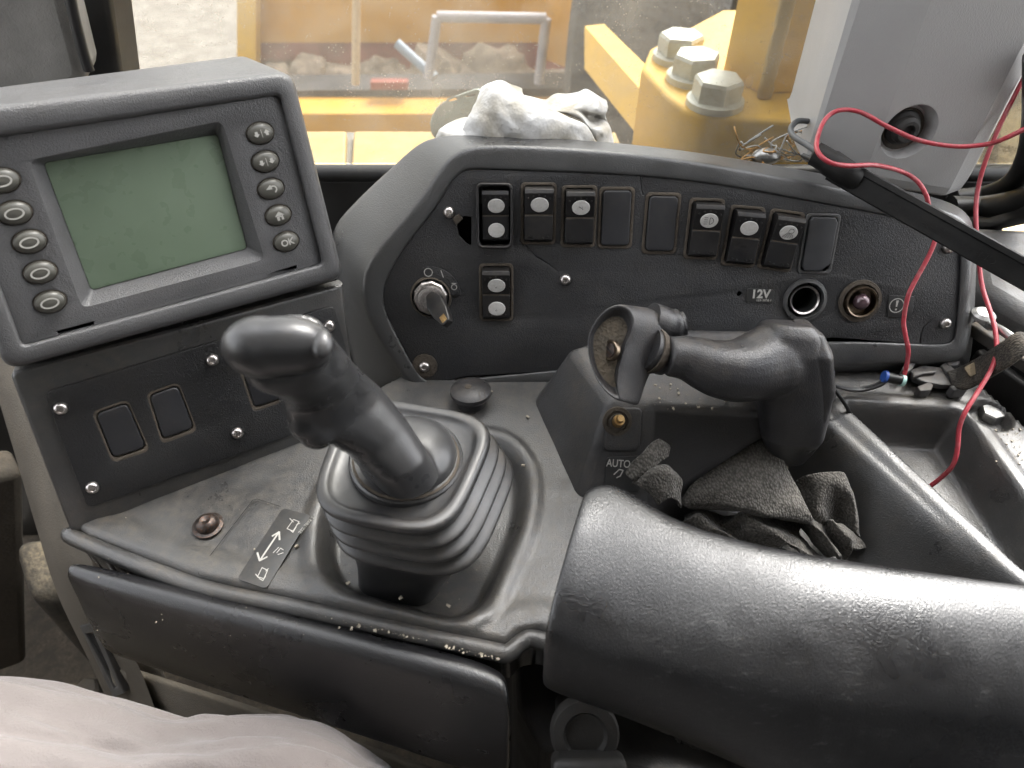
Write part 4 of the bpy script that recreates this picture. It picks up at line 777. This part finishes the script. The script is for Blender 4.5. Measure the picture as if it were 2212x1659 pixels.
# ================================================================== cab structure, plus unseen parts added to shape the light
M_cabgrey = plastic('light grey cab trim', (.40, .395, .39), .5, 1400, .30, .0006, .10, dustc=(.15, .125, .10), wear=.05, wearc=(.46, .46, .455))
M_frame = plastic('black window frame', (.008, .008, .008), .45, 900, .08, .0004, .12)
M_sill = plastic('grey sill trim', (.085, .085, .085), .5, 900, .3, .0006, .45)
M_beige = plastic('dusty beige trim', (.11, .096, .077), .75, 800, .35, .0008, .5, dustc=(.17, .14, .10))
M_floor = plastic('dusty cab floor', (.045, .038, .030), .9, 400, .4, .001, .8)
M_liner = plastic('pale bounce liner', (.42, .42, .42), .8, 800, 0, .0005, .1)  # pale lining for the unseen cab parts, bounces fill light
def prismZ(name, pts, z0, z1, mat, parent=None, bev=.004, **kw):      # ground-plan points, levels relative to the eye
    n = len(pts); vs = [(p[0], p[1], CAM.z + z0) for p in pts] + [(p[0], p[1], CAM.z + z1) for p in pts]
    fs = [(i, (i + 1) % n, (i + 1) % n + n, i + n) for i in range(n)] + [tuple(range(n))[::-1], tuple(range(n, 2 * n))]
    return mesh(name, vs, fs, mat, parent, bevel=bev, **kw)
def rect(x0, x1, y0, y1): return [(x0, y0), (x1, y0), (x1, y1), (x0, y1)]
prismZ('cab_floor', rect(-.95, 1.0, -.9, .80), -1.22, -1.15, M_floor, kind='structure')
prismZ('unseen_roof_block', rect(-1.0, 1.05, -1.0, .16), .62, .68, M_liner, kind='structure')  # unseen roof added to block sky, kept short to admit top-front light
prismZ('unseen_rear_block', rect(-1.0, 1.05, -.98, -.92), -1.15, .05, M_frame, kind='structure')  # unseen lower rear, added dark so the pad fronts reflect black
prismZ('unseen_rear_block', rect(-1.0, 1.05, -.98, -.92), .052, .62, M_liner, kind='structure')  # unseen upper rear, pale to bounce soft fill light
for nm, x in (('unseen_side_block', 1.05),):
    prismZ(nm, rect(x - .03, x + .03, -.92, .05), -1.15, .62, M_liner, kind='structure')  # unseen wall added to block light from the right rear
    prismZ('unseen_door_block', rect(x - .03, x + .03, .05, .80), -1.15, -.46, M_floor, kind='structure')  # unseen lower panel added to block low light from the right
prismZ('unseen_door_block', rect(-1.03, -.97, -.92, .70), -1.15, -.30, M_floor, kind='structure')  # unseen lower panel added to cut low light from the left
prismZ('unseen_side_block', rect(-1.03, -.97, -.92, -.30), -.295, .62, M_liner, kind='structure')  # unseen wall added to block light from the left rear
prismZ('cab_front_wall', rect(-.95, .60, .745, .785), -1.15, -.412, M_frame, kind='structure')
tube('window_seal', [(-.95, .752, CAM.z - .408), (0, .752, CAM.z - .408), (.6, .752, CAM.z - .408)], .010, M_frame, None, 10, 4, label='black rubber seal along the lower edge of the windscreen', cat='seal')
seat_m = plastic('dark unseen seat', (.02, .02, .022), .9, 900, .4, .0006, .2)
prismZ('unseen_seat_block', rect(-.42, .30, -.62, -.02), -.72, -.58, seat_m, None, .04, label='unseen dark seat cushion added below the camera to block bounced light', cat='seat')  # unseen, added to stop floor bounce and give dark reflections
# console pedestal under the deck
prismZ('console_pedestal', xy([(1120, 1400), (1180, 1500), (1500, 1700)], Z0)[:2] + [(.30, .12), (.55, .16), (.55, .48), (-.15, .48), (.0, .28)], -1.15, -.56, M_dk, kind='structure')
# dusty beige lower cover to the left of the console
O_ = [(-60, 700, -.46), (0, 880, -.52), (80, 1150, -.62), (125, 1290, -.68), (195, 1437, -.745), (245, 1550, -.80), (280, 1640, -.84)]
I_ = [(60, 760, -.47), (110, 900, -.49), (185, 1160, -.50), (225, 1300, -.56), (300, 1440, -.66), (345, 1560, -.74), (380, 1640, -.79)]
cov = thing('lower_cover', PZ(210, 1440, -.80), 'dusty beige cover down the left side of the console with a slotted vent', 'cover')
oo, ii = catmull([PZ(*p) for p in O_], 5), catmull([PZ(*p) for p in I_], 5)
rings = [[a + Vector((.01, .02, -.012)), a + Vector((-.001, .003, -.004)), a, a.lerp(b, .12) + Vector((-.002, 0, .002)), a.lerp(b, .5), b] for a, b in zip(oo, ii)]
loft('side_skin', rings, M_beige, cov, closed=False, sub=1)
fr = [[PZ(245, 1430, -.70), PZ(560, 1530, -.66), PZ(1000, 1680, -.62)], [PZ(275, 1555, -.80), PZ(560, 1640, -.78), PZ(1000, 1800, -.76)], [PZ(300, 1700, -.95), PZ(560, 1800, -.95), PZ(1000, 1950, -.95)]]
loft('front_skin', [catmull(r, 6) for r in fr], M_beige, cov, closed=False, solid=.006)
VF_o = PZ(215, 1432, -.72); vh = (PZ(255, 1437, -.70) - PZ(195, 1437, -.745)).normalized(); vv = (PZ(165, 1351, -.70) - PZ(250, 1540, -.79)).normalized(); VF = Frame(VF_o, vh, vv, vh.cross(vv))
vent = plate('vent_frame', [uvs(VF, [(170, 1353), (212, 1350), (272, 1508), (240, 1514)], .006), uvs(VF, [(186, 1372), (205, 1370), (256, 1492), (246, 1494)], .006)], .008, M_sill, cov, VF.M(0, 0, .004), bev=.0015)
plate('vent_slot', [uvs(VF, [(183, 1369), (208, 1367), (260, 1495), (243, 1498)], .004)], .002, M_black, vent, VF.M(0, 0, -.001))
# dusty box and hose on the floor to the left
box_t = [PZ(20, 1160, -.70), PZ(120, 1150, -.70), PZ(215, 1260, -.74), PZ(60, 1290, -.72)]
sb = thing('step_box', PZ(120, 1450, -.95), 'dust covered dark step box beside the pedals', 'box')
loft('box_shell', [[p + Vector((0, -.01, -.26)) for p in box_t], [p + Vector((0, -.003, -.02)) for p in box_t], box_t], plastic('dust caked steel', (.05, .045, .038), .85, 500, .4, .001, .9, dustc=(.27, .22, .15)), sb, bevel=.018, cap0=False)
lathe('box_bolt', [(.018, 0), (.018, .014), (.014, .018), (0, .018)], M_beige, sb, Frame(PZ(195, 1500, -.96), (1, 0, 0), (0, 1, 0), (0, 0, 1)).M(), seg=6, sharp=20)
prismZ('dirt_mat', xy([(-200, 1480), (300, 1470), (400, 1700), (-200, 1700)], -.98), -1.15, -.975, plastic('packed brown soil', (.10, .08, .055), .95, 260, .8, .003, .9), None, bev=.01, kind='structure')
beam('side_post', PZ(-20, 1000, -.62), PZ(0, 1420, -.92), .05, .05, M_floor, None, .01); o = bpy.data.objects['side_post']; o['label'] = 'dusty dark post at the left edge beside the step box'; o['category'] = 'post'
# grey pad and black post at the upper left
gp_ = [PY(-250, -200, .60), PY(118, -200, .62), PY(150, 0, .62), PY(188, 150, .62), PY(192, 180, .62), PY(-50, 330, .60), PY(-250, 330, .60)]
loft('door_post_trim', [gp_, [p + Vector((-.01, .05, 0)) for p in gp_]], plastic('dusty grey trim', (.17, .165, .155), .7, 900, .3, .0006, .4), None, bevel=.012, label='dusty light grey post trim at the upper left corner', cat='post trim')
tube('trim_gasket', [PY(126, -150, .615), PY(152, 0, .615), PY(176, 100, .615), PY(192, 152, .615)], .0045, M_frame, None, 8, 4, label='narrow dark gasket down the edge of the upper left trim', cat='gasket')
bpst = [PY(120, -160, .66), PY(222, -160, .68), PY(238, 0, .68), PY(262, 170, .68), PY(275, 260, .68), PY(180, 260, .66), PY(160, 0, .66)]
loft('window_post', [bpst, [p + Vector((0, .05, 0)) for p in bpst]], M_frame, None, bevel=.006, label='black window post between the left trim and the windscreen', cat='window post')
# light grey pillar cover on the right with a bolt recess
bot_r = [(1722, 318, .640), (1738, 350, .614), (1745, 357, .610), (1858, 402, .592), (2040, 432, .594), (2072, 420, .605), (2085, 400, .635)]
def up_ring(z):
    out = []
    for px_, py_, y in bot_r:
        p = PY(px_, py_, y); out.append(Vector((p.x + (z - p.z) * .02, p.y + (z - p.z) * .05, z)))
    return out
low = [PY(*q) for q in bot_r]; zt = CAM.z + .5
sec = [low] + [[Vector((p.x + (z + .0) * k, p.y, p.z + z)) for p, k in zip(low, [0] * 7)] for z in (.01, .06, .12, .2, .3, .5, .8)]
sec = []
for z in (0, .004, .012, .06, .12, .2, .3, .5, .8):
    r_ = []
    for i, p in enumerate(low): 
        s_ = [.03, .0, -.005, 0, .02, .03, .03][i] if z < .012 else 0
        r_.append(Vector((p.x + z * [-.02, -.02, -.0, .0, .02, .02, .02][i] - .0 * s_, p.y + z * .0 + (.008 if z == 0 else .002 if z == .004 else 0), p.z + z)))
    b1_, b2_ = r_[-1] + Vector((-.03, .13, 0)), r_[0] + Vector((.02, .10, 0)); sec.append(r_ + [b1_, b2_])
pil = loft('pillar_cover', sec, M_cabgrey, None, sharp=0, label='light grey plastic pillar cover with a round bolt recess', cat='pillar cover')
rc = PY(1985, 305, .575); rn = (Vector((.12, -1, .05))).normalized(); RF = Frame(rc, Vector((1, .12, 0)), rn.cross(Vector((1, .12, 0)).normalized()) * 1, rn)
if RF.v.z < 0: RF.v = -RF.v
def boolcut(o, vs, fs):
    c = mesh('cutter', vs, fs, M_cabgrey); m = o.modifiers.new('c', 'BOOLEAN'); m.operation = 'DIFFERENCE'; m.object = c; m.solver = 'EXACT'
    bpy.context.view_layer.update(); me = bpy.data.meshes.new_from_object(o.evaluated_get(bpy.context.evaluated_depsgraph_get())); o.modifiers.remove(m); o.data = me; bpy.data.objects.remove(c)
    me.shade_smooth(); me.set_sharp_from_angle(angle=R(40))
cut = [(.042, .03), (.040, .010), (.033, -.001), (.0285, -.006), (.0215, -.022), (.020, -.027), (.0001, -.027)]
rings = [[RF.P(r * math.cos(2 * math.pi * k / 40), r * math.sin(2 * math.pi * k / 40) * 1.05, w_) for k in range(40)] for r, w_ in cut]
boolcut(pil, *loftdata(rings))
m = pil.modifiers.new('b', 'BEVEL'); m.width = .006; m.segments = 3; m.limit_method = 'ANGLE'; m.angle_limit = R(14)
pil.modifiers.new('n', 'WEIGHTED_NORMAL')
lathe('recess_bolt', [(.0160, -.004), (.0150, .001), (.0120, .003), (.0115, .0075), (.009, .0095), (.006, .0095), (.005, .006), (0, .006)], M_dk, pil, RF.M(-.002, .002, -.024))
lathe('recess_washer', [(.0186, -.002), (.0182, -.0005), (.0, -.0005)], M_floor, pil, RF.M(0, 0, -.0245))
# sill to the right of the dashboard
sl_t = [PZ(2114, 622, -.405), PZ(2340, 745, -.405), PZ(2440, 500, -.405), PZ(2092, 482, -.39)]
loft('side_sill', [[p + Vector((-.002, .004, -.10)) for p in sl_t], sl_t], M_sill, None, bevel=.012, label='dusty grey moulded sill to the right of the dashboard', cat='sill')
rs = [PY(2060, 428, .70), PY(2130, 420, .70), PY(2185, 395, .66), PY(2218, 345, .62), PY(2235, 260, .60), PY(2240, 120, .58)]
tube('window_gasket', rs, .010, M_frame, None, 12, 8, label='thick black gasket at the lower corner of the right window', cat='gasket')
tube('window_gasket', [PY(2050, 452, .66), PY(2120, 452, .66), PY(2200, 438, .63), PY(2280, 400, .60)], .014, M_frame, None, 12, 8, label='black gasket strip above the right sill', cat='gasket')
loft('window_ledge', [[PY(2040, 440, .74), PY(2140, 436, .74), PY(2230, 405, .68), PY(2300, 370, .62)], [PY(2040, 500, .62), PY(2140, 500, .62), PY(2230, 480, .58), PY(2300, 470, .54)]], M_frame, None, closed=False, solid=.01, label='black ledge under the right window gasket', cat='ledge')
# ------------------------------------------------------------------ glass
def dusty_glass():
    m, nt, b = newmat('dusty glass'); L = nt.links.new; out = nt.nodes['Material Output']
    tc = N(nt, 'ShaderNodeNewGeometry').outputs['Position']
    n = N(nt, 'ShaderNodeTexNoise', Scale=7, Detail=3, Roughness=.7); L(tc, n.inputs['Vector'])
    v = N(nt, 'ShaderNodeTexVoronoi', Scale=330); L(tc, v.inputs['Vector'])
    n2 = N(nt, 'ShaderNodeTexNoise', Scale=60, Detail=1, Roughness=.8); L(tc, n2.inputs['Vector'])
    spk = math_(nt, 'MULTIPLY', ramp(nt, v.outputs['Distance'], .10, .22, (1, 1, 1, 1), (0, 0, 0, 1)), ramp(nt, n2.outputs[0], .45, .65))
    f = math_(nt, 'MINIMUM', math_(nt, 'ADD', math_(nt, 'MULTIPLY', ramp(nt, n.outputs[0], .22, .8), .52), math_(nt, 'MULTIPLY', spk, .5)), .7)
    t = N(nt, 'ShaderNodeBsdfTransparent'); t.inputs[0].default_value = (.52, .52, .50, 1)
    d = N(nt, 'ShaderNodeBsdfDiffuse'); d.inputs[0].default_value = (.34, .31, .255, 1)
    tr = N(nt, 'ShaderNodeBsdfTranslucent'); tr.inputs[0].default_value = (.34, .31, .255, 1)
    md = N(nt, 'ShaderNodeMixShader'); md.inputs[0].default_value = .5; L(d.outputs[0], md.inputs[1]); L(tr.outputs[0], md.inputs[2])
    mx = N(nt, 'ShaderNodeMixShader'); L(f, mx.inputs[0]); L(t.outputs[0], mx.inputs[1]); L(md.outputs[0], mx.inputs[2])
    g = N(nt, 'ShaderNodeBsdfGlossy', Roughness=.05); mg = N(nt, 'ShaderNodeMixShader'); mg.inputs[0].default_value = .03; L(mx.outputs[0], mg.inputs[1]); L(g.outputs[0], mg.inputs[2]); L(mg.outputs[0], out.inputs[0])
    return m
M_glass = dusty_glass()
wsn = prismZ('windscreen', rect(-.95, .62, .772, .777), -.405, .60, M_glass, None, 0, label='dusty windscreen pane behind the monitor and dashboard', cat='windscreen')
M_clear, cnt, cb = newmat('clear outer glass'); ct = N(cnt, 'ShaderNodeBsdfTransparent'); cnt.links.new(ct.outputs[0], cnt.nodes['Material Output'].inputs[0])
wsn.data.materials.append(M_clear)
for p in wsn.data.polygons: p.material_index = 0 if p.normal.y < -.5 else 1
g0, g1 = PY(2000, 330, .96), PY(2420, 330, .80); gd = Vector((g1.x - g0.x, g1.y - g0.y, 0)).normalized(); gn = Vector((gd.y, -gd.x, 0))
rw = thing('side_window', Vector((g0.x, g0.y, CAM.z - .40)), 'dusty right window pane with small printed glass marking', 'window')
v4 = [Vector((p.x, p.y, CAM.z + z)) for z in (-.50, .6) for p in (g0, g1)]
mesh('pane', v4 + [p + gn * -.005 for p in v4], [(0, 1, 3, 2), (4, 6, 7, 5), (0, 2, 6, 4), (1, 5, 7, 3), (0, 4, 5, 1), (2, 3, 7, 6)], M_glass, rw, sharp=10)
GF = Frame(g0, gd, (0, 0, 1), gn)
for k, (a, b, s, sz) in enumerate(((2158, 311, 'GUARDIAN', .0085), (2164, 319, 'TEMPERED FLOAT TINT', .0062), (2164, 327, 'AS2 M20 DOT 22  08 08', .0062), (2150, 338, '(E) 43R-000035', .006), (2160, 349, '45 457 6 TC 124', .0062))):
    text('glass_print', s, sz, M_ink, rw, GF.at(a, b, .001), ext=.00005)
# ================================================================== things lying behind the dashboard
def tissuemat():
    m, nt, b = newmat('white tissue'); L = nt.links.new; tc = N(nt, 'ShaderNodeNewGeometry').outputs['Position']
    n = N(nt, 'ShaderNodeTexNoise', Scale=40, Detail=5); L(tc, n.inputs['Vector'])
    L(ramp(nt, n.outputs[0], .36, .62, (.42, .39, .33, 1), (.72, .715, .70, 1)), b.inputs['Base Color']); b.inputs['Roughness'].default_value = .95; b.inputs['Specular IOR Level'].default_value = .15
    v = N(nt, 'ShaderNodeTexVoronoi', Scale=420); L(tc, v.inputs['Vector']); bp = N(nt, 'ShaderNodeBump', Strength=.35, Distance=.0008); L(v.outputs['Distance'], bp.inputs['Height']); L(bp.outputs[0], b.inputs['Normal']); return m
M_tis = tissuemat()
def sheetY(rows, nu=12, nv=10, amp=.003, fr=45, seed=0):
    R1 = [catmull([PY(*p) for p in r], nu) for r in rows]; cs = [catmull([r[j] for r in R1], nv) for j in range(len(R1[0]))]; n = len(cs[0])
    vs = [p + Vector((noise.noise(p * fr + Vector((seed, 0, 0))), noise.noise(p * fr + Vector((0, seed, 5))), noise.noise(p * fr * 1.3 + Vector((9, 0, seed))))) * amp for c in cs for p in c]
    vs = [p + Vector((0, -1, .5)) * .0045 * (abs(noise.noise(p * 38 + Vector((seed, 2, 0)))) - .2) + Vector((.4, -1, .2)) * .003 * (abs(noise.noise(p * 95 + Vector((seed, 7, 0)))) - .2) for p in vs]
    return vs, [(i * n + j, i * n + j + 1, (i + 1) * n + j + 1, (i + 1) * n + j) for i in range(len(cs) - 1) for j in range(n - 1)]
ts = [sheetY([[(1040, 186, .62), (1058, 176, .615), (1085, 172, .62), (1128, 192, .635)], [(1036, 205, .61), (1062, 186, .60), (1098, 196, .605), (1140, 214, .62)], [(1022, 232, .60), (1070, 214, .585), (1140, 222, .588), (1215, 244, .60)], [(1005, 262, .592), (1070, 250, .578), (1160, 254, .576), (1265, 272, .588)], [(990, 300, .585), (1070, 302, .575), (1170, 306, .573), (1302, 322, .58)]], seed=1, amp=.002),
      sheetY([[(940, 300, .61), (950, 282, .60), (972, 268, .605), (1010, 252, .62)], [(930, 312, .60), (958, 290, .59), (985, 280, .59), (1020, 268, .60)], [(930, 320, .60), (965, 312, .585), (995, 306, .58), (1030, 302, .585)]], seed=2, amp=.003),
      sheetY([[(1130, 205, .66), (1170, 214, .66), (1220, 206, .65), (1268, 196, .64), (1300, 210, .65)], [(1140, 214, .64), (1190, 226, .63), (1236, 222, .62), (1285, 214, .61), (1314, 226, .63)], [(1180, 232, .62), (1225, 240, .61), (1262, 238, .605), (1296, 238, .60), (1314, 240, .62)], [(1220, 250, .61), (1250, 254, .60), (1272, 256, .61), (1290, 250, .62), (1306, 256, .615)], [(1258, 272, .60), (1276, 282, .59), (1292, 282, .59), (1308, 276, .60), (1322, 284, .61)], [(1276, 300, .60), (1288, 308, .585), (1300, 312, .585), (1314, 308, .59), (1324, 312, .60)]], seed=3, amp=.004)]
cloth('paper_towel', ts, M_tis, th=.0015, label='crumpled white paper towel lying behind the dashboard top', cat='paper towel')
GLF = Frame(PY(985, 240, .81), (1, 0, 0), (0, .35, 1), (0, -1, .35))
M_galv = simple('pale galvanised plate', (.40, .46, .42), .4, .5, var=.15, scale=50, dirt=((.4, .3, .12), .4))
plate('slotted_bracket', [rpoly(uvs(GLF, [(932, 300), (928, 258), (946, 226), (985, 206), (1032, 190), (1052, 200), (1060, 300)]), .01), rpoly(uvs(GLF, [(966, 216), (985, 211), (987, 215), (968, 220)]), .001), rpoly(uvs(GLF, [(1006, 207), (1026, 203), (1028, 207), (1008, 211)]), .001)], .006, M_galv, None, GLF.M(), bev=.0015, label='pale galvanised bracket plate with two slots outside the windscreen', cat='bracket')
random.seed(3)
parts, parts2 = [], []
for k in range(16):
    p0 = PY(1610 + 100 * rr_(), 344, .625 + .02 * rr_()); pts = [p0]
    for q in range(4): pts.append(pts[-1] + Vector((random.uniform(-.018, .018), random.uniform(-.008, .008), random.uniform(-.006, .014))))
    (parts if k % 2 else parts2).append(tubedata(catmull(pts, 5), .0007, 6))
M_straw = simple('copper strands', (.50, .28, .10), .4, .4)
vs, fs = join(parts); mesh('wire_tangle', vs, fs, M_steel, None, sharp=0, label='tangle of thin silver wire behind the dashboard beside the pillar', cat='wire tangle', kind='stuff')
vs, fs = join(parts2); mesh('straw_tangle', vs, fs, M_straw, None, sharp=0, label='wisps of copper coloured strands beside the silver wire', cat='strands', kind='stuff')
vs, fs = balldata(PY(1655, 338, .63), (.014, .008, .008)); mesh('bulb_end', vs, fs, M_steel, None, sharp=0, label='small silver bulb base lying in the wire tangle', cat='bulb')
# ================================================================== outside
def yellow(name, c, sc_=5, dirt=.3):
    m, nt, b = newmat(name); L = nt.links.new; tc = N(nt, 'ShaderNodeNewGeometry').outputs['Position']
    n = N(nt, 'ShaderNodeTexNoise', Scale=sc_, Detail=7, Roughness=.7); L(tc, n.inputs['Vector'])
    cc = mixc(nt, math_(nt, 'MULTIPLY', ramp(nt, n.outputs[0], .42, .7), dirt), (*c, 1), (.36, .29, .18, 1))
    n2 = N(nt, 'ShaderNodeTexNoise', Scale=sc_ * 9, Detail=5, Roughness=.7); L(tc, n2.inputs['Vector'])
    cc = mixc(nt, math_(nt, 'MULTIPLY', ramp(nt, n2.outputs[0], .58, .7), dirt * .9), cc, (.20, .14, .07, 1)); L(cc, b.inputs['Base Color']); b.inputs['Roughness'].default_value = .5
    bp = N(nt, 'ShaderNodeBump', Strength=.2, Distance=.002); L(n2.outputs[0], bp.inputs['Height']); L(bp.outputs[0], b.inputs['Normal']); return m
M_yel = yellow('machine yellow paint', (.68, .40, .045), 9); M_ochre = yellow('ochre machine paint', (.56, .265, .015), 2.2, .35); M_pale = yellow('dusty pale yellow paint', (.40, .27, .075), 14, .5)
def gravel():
    m, nt, b = newmat('pale gravel ground'); L = nt.links.new; tc = N(nt, 'ShaderNodeNewGeometry').outputs['Position']
    n = N(nt, 'ShaderNodeTexNoise', Scale=5, Detail=9, Roughness=.75); L(tc, n.inputs['Vector']); L(ramp(nt, n.outputs[0], .32, .66, (.12, .108, .092, 1), (.29, .27, .245, 1)), b.inputs['Base Color']); b.inputs['Roughness'].default_value = .95
    bp = N(nt, 'ShaderNodeBump', Strength=.8, Distance=.05); L(n.outputs[0], bp.inputs['Height']); L(bp.outputs[0], b.inputs['Normal']); return m
mesh('ground', [(-150, -150, 0), (150, -150, 0), (150, 300, 0), (-150, 300, 0)], [(0, 1, 2, 3)], gravel(), kind='structure')
def quadY(pts, y): return [PY(a, b, y) for a, b in pts]
def slab(name, pts, th, mat, parent=None, **kw):
    pts = [Vector(p) for p in pts]; n = (pts[1] - pts[0]).cross(pts[2] - pts[1]).normalized(); n = -n if n.y < 0 else n
    return loft(name, [pts, [p + n * th for p in pts]], mat, parent, sharp=20, **kw)
dt = thing('dump_body', PY(900, 190, 4.6), 'blurred ochre dump body with a bright yellow corner post beyond the windscreen', 'dump body')
slab('rear_wall', quadY([(520, -160), (1330, -160), (1330, 92), (520, 92)], 4.6), .15, M_ochre, dt)
slab('corner_post', quadY([(512, -160), (552, -160), (552, 175), (512, 175)], 4.45), .12, M_yel, dt)
slab('lower_wall', quadY([(552, 92), (1265, 92), (1265, 150), (552, 150)], 4.62), .1, simple('maroon paint', (.20, .055, .045), .7, scale=6, var=.4), dt)
slab('lower_wall', quadY([(552, 130), (700, 130), (700, 196), (552, 196)], 4.62), .1, simple('rusty maroon paint', (.24, .09, .06), .8, scale=6, var=.4), dt)
slab('side_wall', [PY(1180, -160, 4.4), PY(1265, -160, 3.0), PY(1290, 170, 3.0), PY(1180, 130, 4.4)], .08, M_ochre, dt)
slab('base_beam', quadY([(560, 196), (1320, 190), (1320, 246), (560, 246)], 3.6), .2, simple('black frame steel', (.03, .028, .03), .7, scale=8, var=.4), dt)
slab('bumper', quadY([(560, 246), (1400, 246), (1400, 300), (560, 300)], 3.4), .2, M_ochre, dt)
slab('red_strip', quadY([(800, 178), (880, 178), (880, 194), (800, 194)], 3.55), .05, simple('red paint', (.22, .05, .035), .6), dt)
M_rubble = simple('pale rubble', (.27, .22, .175), .95, var=.5, scale=9, bump=.6)
random.seed(5)
rub = [(830, 166, .11, 'squat'), (893, 176, .07, 'small'), (950, 160, .12, 'tall'), (1012, 172, .09, 'rounded'), (1062, 154, .13, 'large'), (1118, 168, .10, 'flat'), (1166, 172, .08, 'low'), (738, 170, .09, 'lone'), (662, 160, .11, 'wide'), (606, 172, .08, 'corner'), (1215, 180, .08, 'end')]
where = ['right of the thin pole', 'below the blue-grey rod', 'behind the left leg of the grey frame', 'inside the left half of the grey frame', 'in the middle of the grey frame', 'inside the right half of the grey frame', 'behind the right leg of the grey frame', 'just left of the thin pole', 'midway between the corner post and the pole', 'beside the bright yellow corner post', 'right of the grey frame']
for k, (a, b, r_, ad) in enumerate(rub):
    vs, fs = balldata((0, 0, 0), (r_ * (1.0 + .6 * rr_()), r_, r_ * (.7 + .5 * rr_())), None, 18, 12); vs = [v * (1 + .55 * noise.noise(v * 7 + Vector((k * 3, 0, 0))) + .25 * noise.noise(v * 17 + Vector((0, k * 3, 0)))) for v in vs]
    mesh('rubble_block', vs, fs, M_rubble, None, M=Matrix.Translation(PY(a, b, 4.35)), sharp=25, label=f'{ad} pale rubble lump {where[k]}', cat='rubble', group='rubble under the dump body')
gf = thing('grey_frame', PY(1050, 180, 3.2), 'thin grey rectangular tube frame standing in front of the dump body', 'frame')
M_fr = simple('grey frame tube', (.36, .34, .36), .5, var=.1)
for a, b in (((944, 36), (1180, 40)), ((944, 36), (926, 168)), ((1180, 40), (1164, 180))): tube('frame_tube', [PY(*a, 3.2), PY(*b, 3.2)], .022, M_fr, gf, 8, 2)
tube('blue_rod', [PY(858, 94, 3.3), PY(940, 168, 3.2)], .022, simple('blue grey rod', (.22, .27, .33), .6), None, 8, 2, label='blurred blue-grey rod leaning beside the grey frame', cat='rod')
tube('thin_pole', [PY(770, -120, 3.3), PY(770, 0, 3.3), PY(768, 182, 3.3)], .018, simple('pale pole', (.55, .40, .24), .6), None, 8, 2, label='thin pale upright pole in front of the dump body', cat='pole')
# own machine: hood plates, bar, bolted block, column and tyre
hp = thing('hood_plates', PZ(780, 320, -.55), 'pale yellow hood plates just outside the lower windscreen', 'hood')
def topplate(name, px4, z, th, mat, parent, bev=.004, **kw): return prismZ(name, [tuple(PZ(a, b, z)[:2]) for a, b in px4], z - th, z, mat, parent, bev, **kw)
topplate('plate', [(560, 283), (748, 282), (744, 395), (540, 395)], -.50, .06, M_pale, hp); topplate('plate', [(764, 282), (1330, 284), (1380, 400), (756, 395)], -.50, .06, M_pale, hp)
topplate('seam_strip', [(740, 284), (770, 284), (764, 395), (736, 395)], -.512, .04, simple('grey seam', (.2, .19, .17), .8), hp)
slab('flat_bar', [PD(1262, 56, 1.75), PD(1449, 270, 1.02), PD(1452, 300, 1.02), PD(1390, 312, 1.02), PD(1262, 150, 1.70)], .05, M_yel, None, bevel=.006, label='yellow flat steel bar slanting down towards the bolted block', cat='steel bar')
bk_ = thing('bolted_block', PZ(1600, 300, -.48), 'yellow steel block with three large hex bolts beside the column', 'steel block')
topplate('block', [(1404, 104), (1386, 148), (1440, 208), (1476, 236), (1520, 250), (1760, 266), (1950, 272), (1950, 20), (1560, 20)], -.385, .22, M_yel, bk_, .006)
for a, b in ((1465, 128), (1497, 172), (1543, 226)):
    F_ = Frame(PZ(a, b, -.385), (1, 0, 0), (0, 1, 0), (0, 0, 1)); bo = lathe('bolt_washer', [(.036, 0), (.036, .008), (.033, .0095), (0, .0095)], simple('pale zinc', (.56, .57, .50), .5, .35, var=.12, scale=60, dirt=((.4, .33, .2), .4)) if a == 1465 else bpy.data.materials['pale zinc'], bk_, F_.M())
    lathe('hex_head', [(.031, .009), (.031, .030), (.0285, .034), (.015, .0335), (0, .0345)], bpy.data.materials['pale zinc'], bo, F_.M(0, 0, 0, random.random()), seg=6, sharp=20)
cl = thing('yellow_column', PZ(1650, 200, -.385), 'yellow welded box column standing on the bolted block', 'column')
prismZ('column', [tuple(PZ(a, b, -.385)[:2]) for a, b in ((1560, 158), (1640, 204), (1860, 198), (1860, 60))], -.3845, .7, M_yel, cl, .003)
w0 = PZ(1648, 207, -.383); random.seed(9)
ws = [[w0 + Vector((.004 * math.cos(t) * (1 + .4 * noise.noise((k * .7, t, 0))) * 2.4, -.004 + .006 * math.sin(t), k * .01)) for t in [2 * math.pi * q / 8 for q in range(8)]] for k in range(60)]
loft('weld_bead', ws, M_pale, cl, sharp=0)
ty = thing('tyre', PY(1410, 200, 2.9), 'big dark dusty tyre between the flat bar and the yellow column', 'tyre')
TM = Matrix.Translation(PY(1440, 60, 2.9)) @ Matrix.Rotation(R(90), 4, 'Y') @ Matrix.Rotation(R(20), 4, 'X')
M_ty = plastic('dusty tyre rubber', (.045, .046, .05), .85, 60, .6, .02, .5, dustc=(.30, .28, .25), blotch=3)
lathe('tread', [(.30, -.24), (.52, -.25), (.62, -.20), (.64, -.1), (.64, .1), (.62, .20), (.52, .25), (.30, .24)], M_ty, ty, TM, seg=48); lathe('rim', [(.30, -.2), (.24, -.1), (0, -.1)], M_yel, ty, TM, seg=32)

topplate('side_deck', [(2020, 330), (2320, 150), (2600, 300), (2600, 500), (2020, 500)], -.95, .05, M_pale, None, .01, label='sandy yellow deck plate seen through the right window', cat='deck plate')
tube('handrail', [PY(2143, 240, 1.05), PY(2138, 330, 1.05), PY(2130, 400, 1.05)], .012, simple('grey rail paint', (.30, .29, .28), .5), None, 10, 3, label='short grey upright rail beyond the right window', cat='rail')
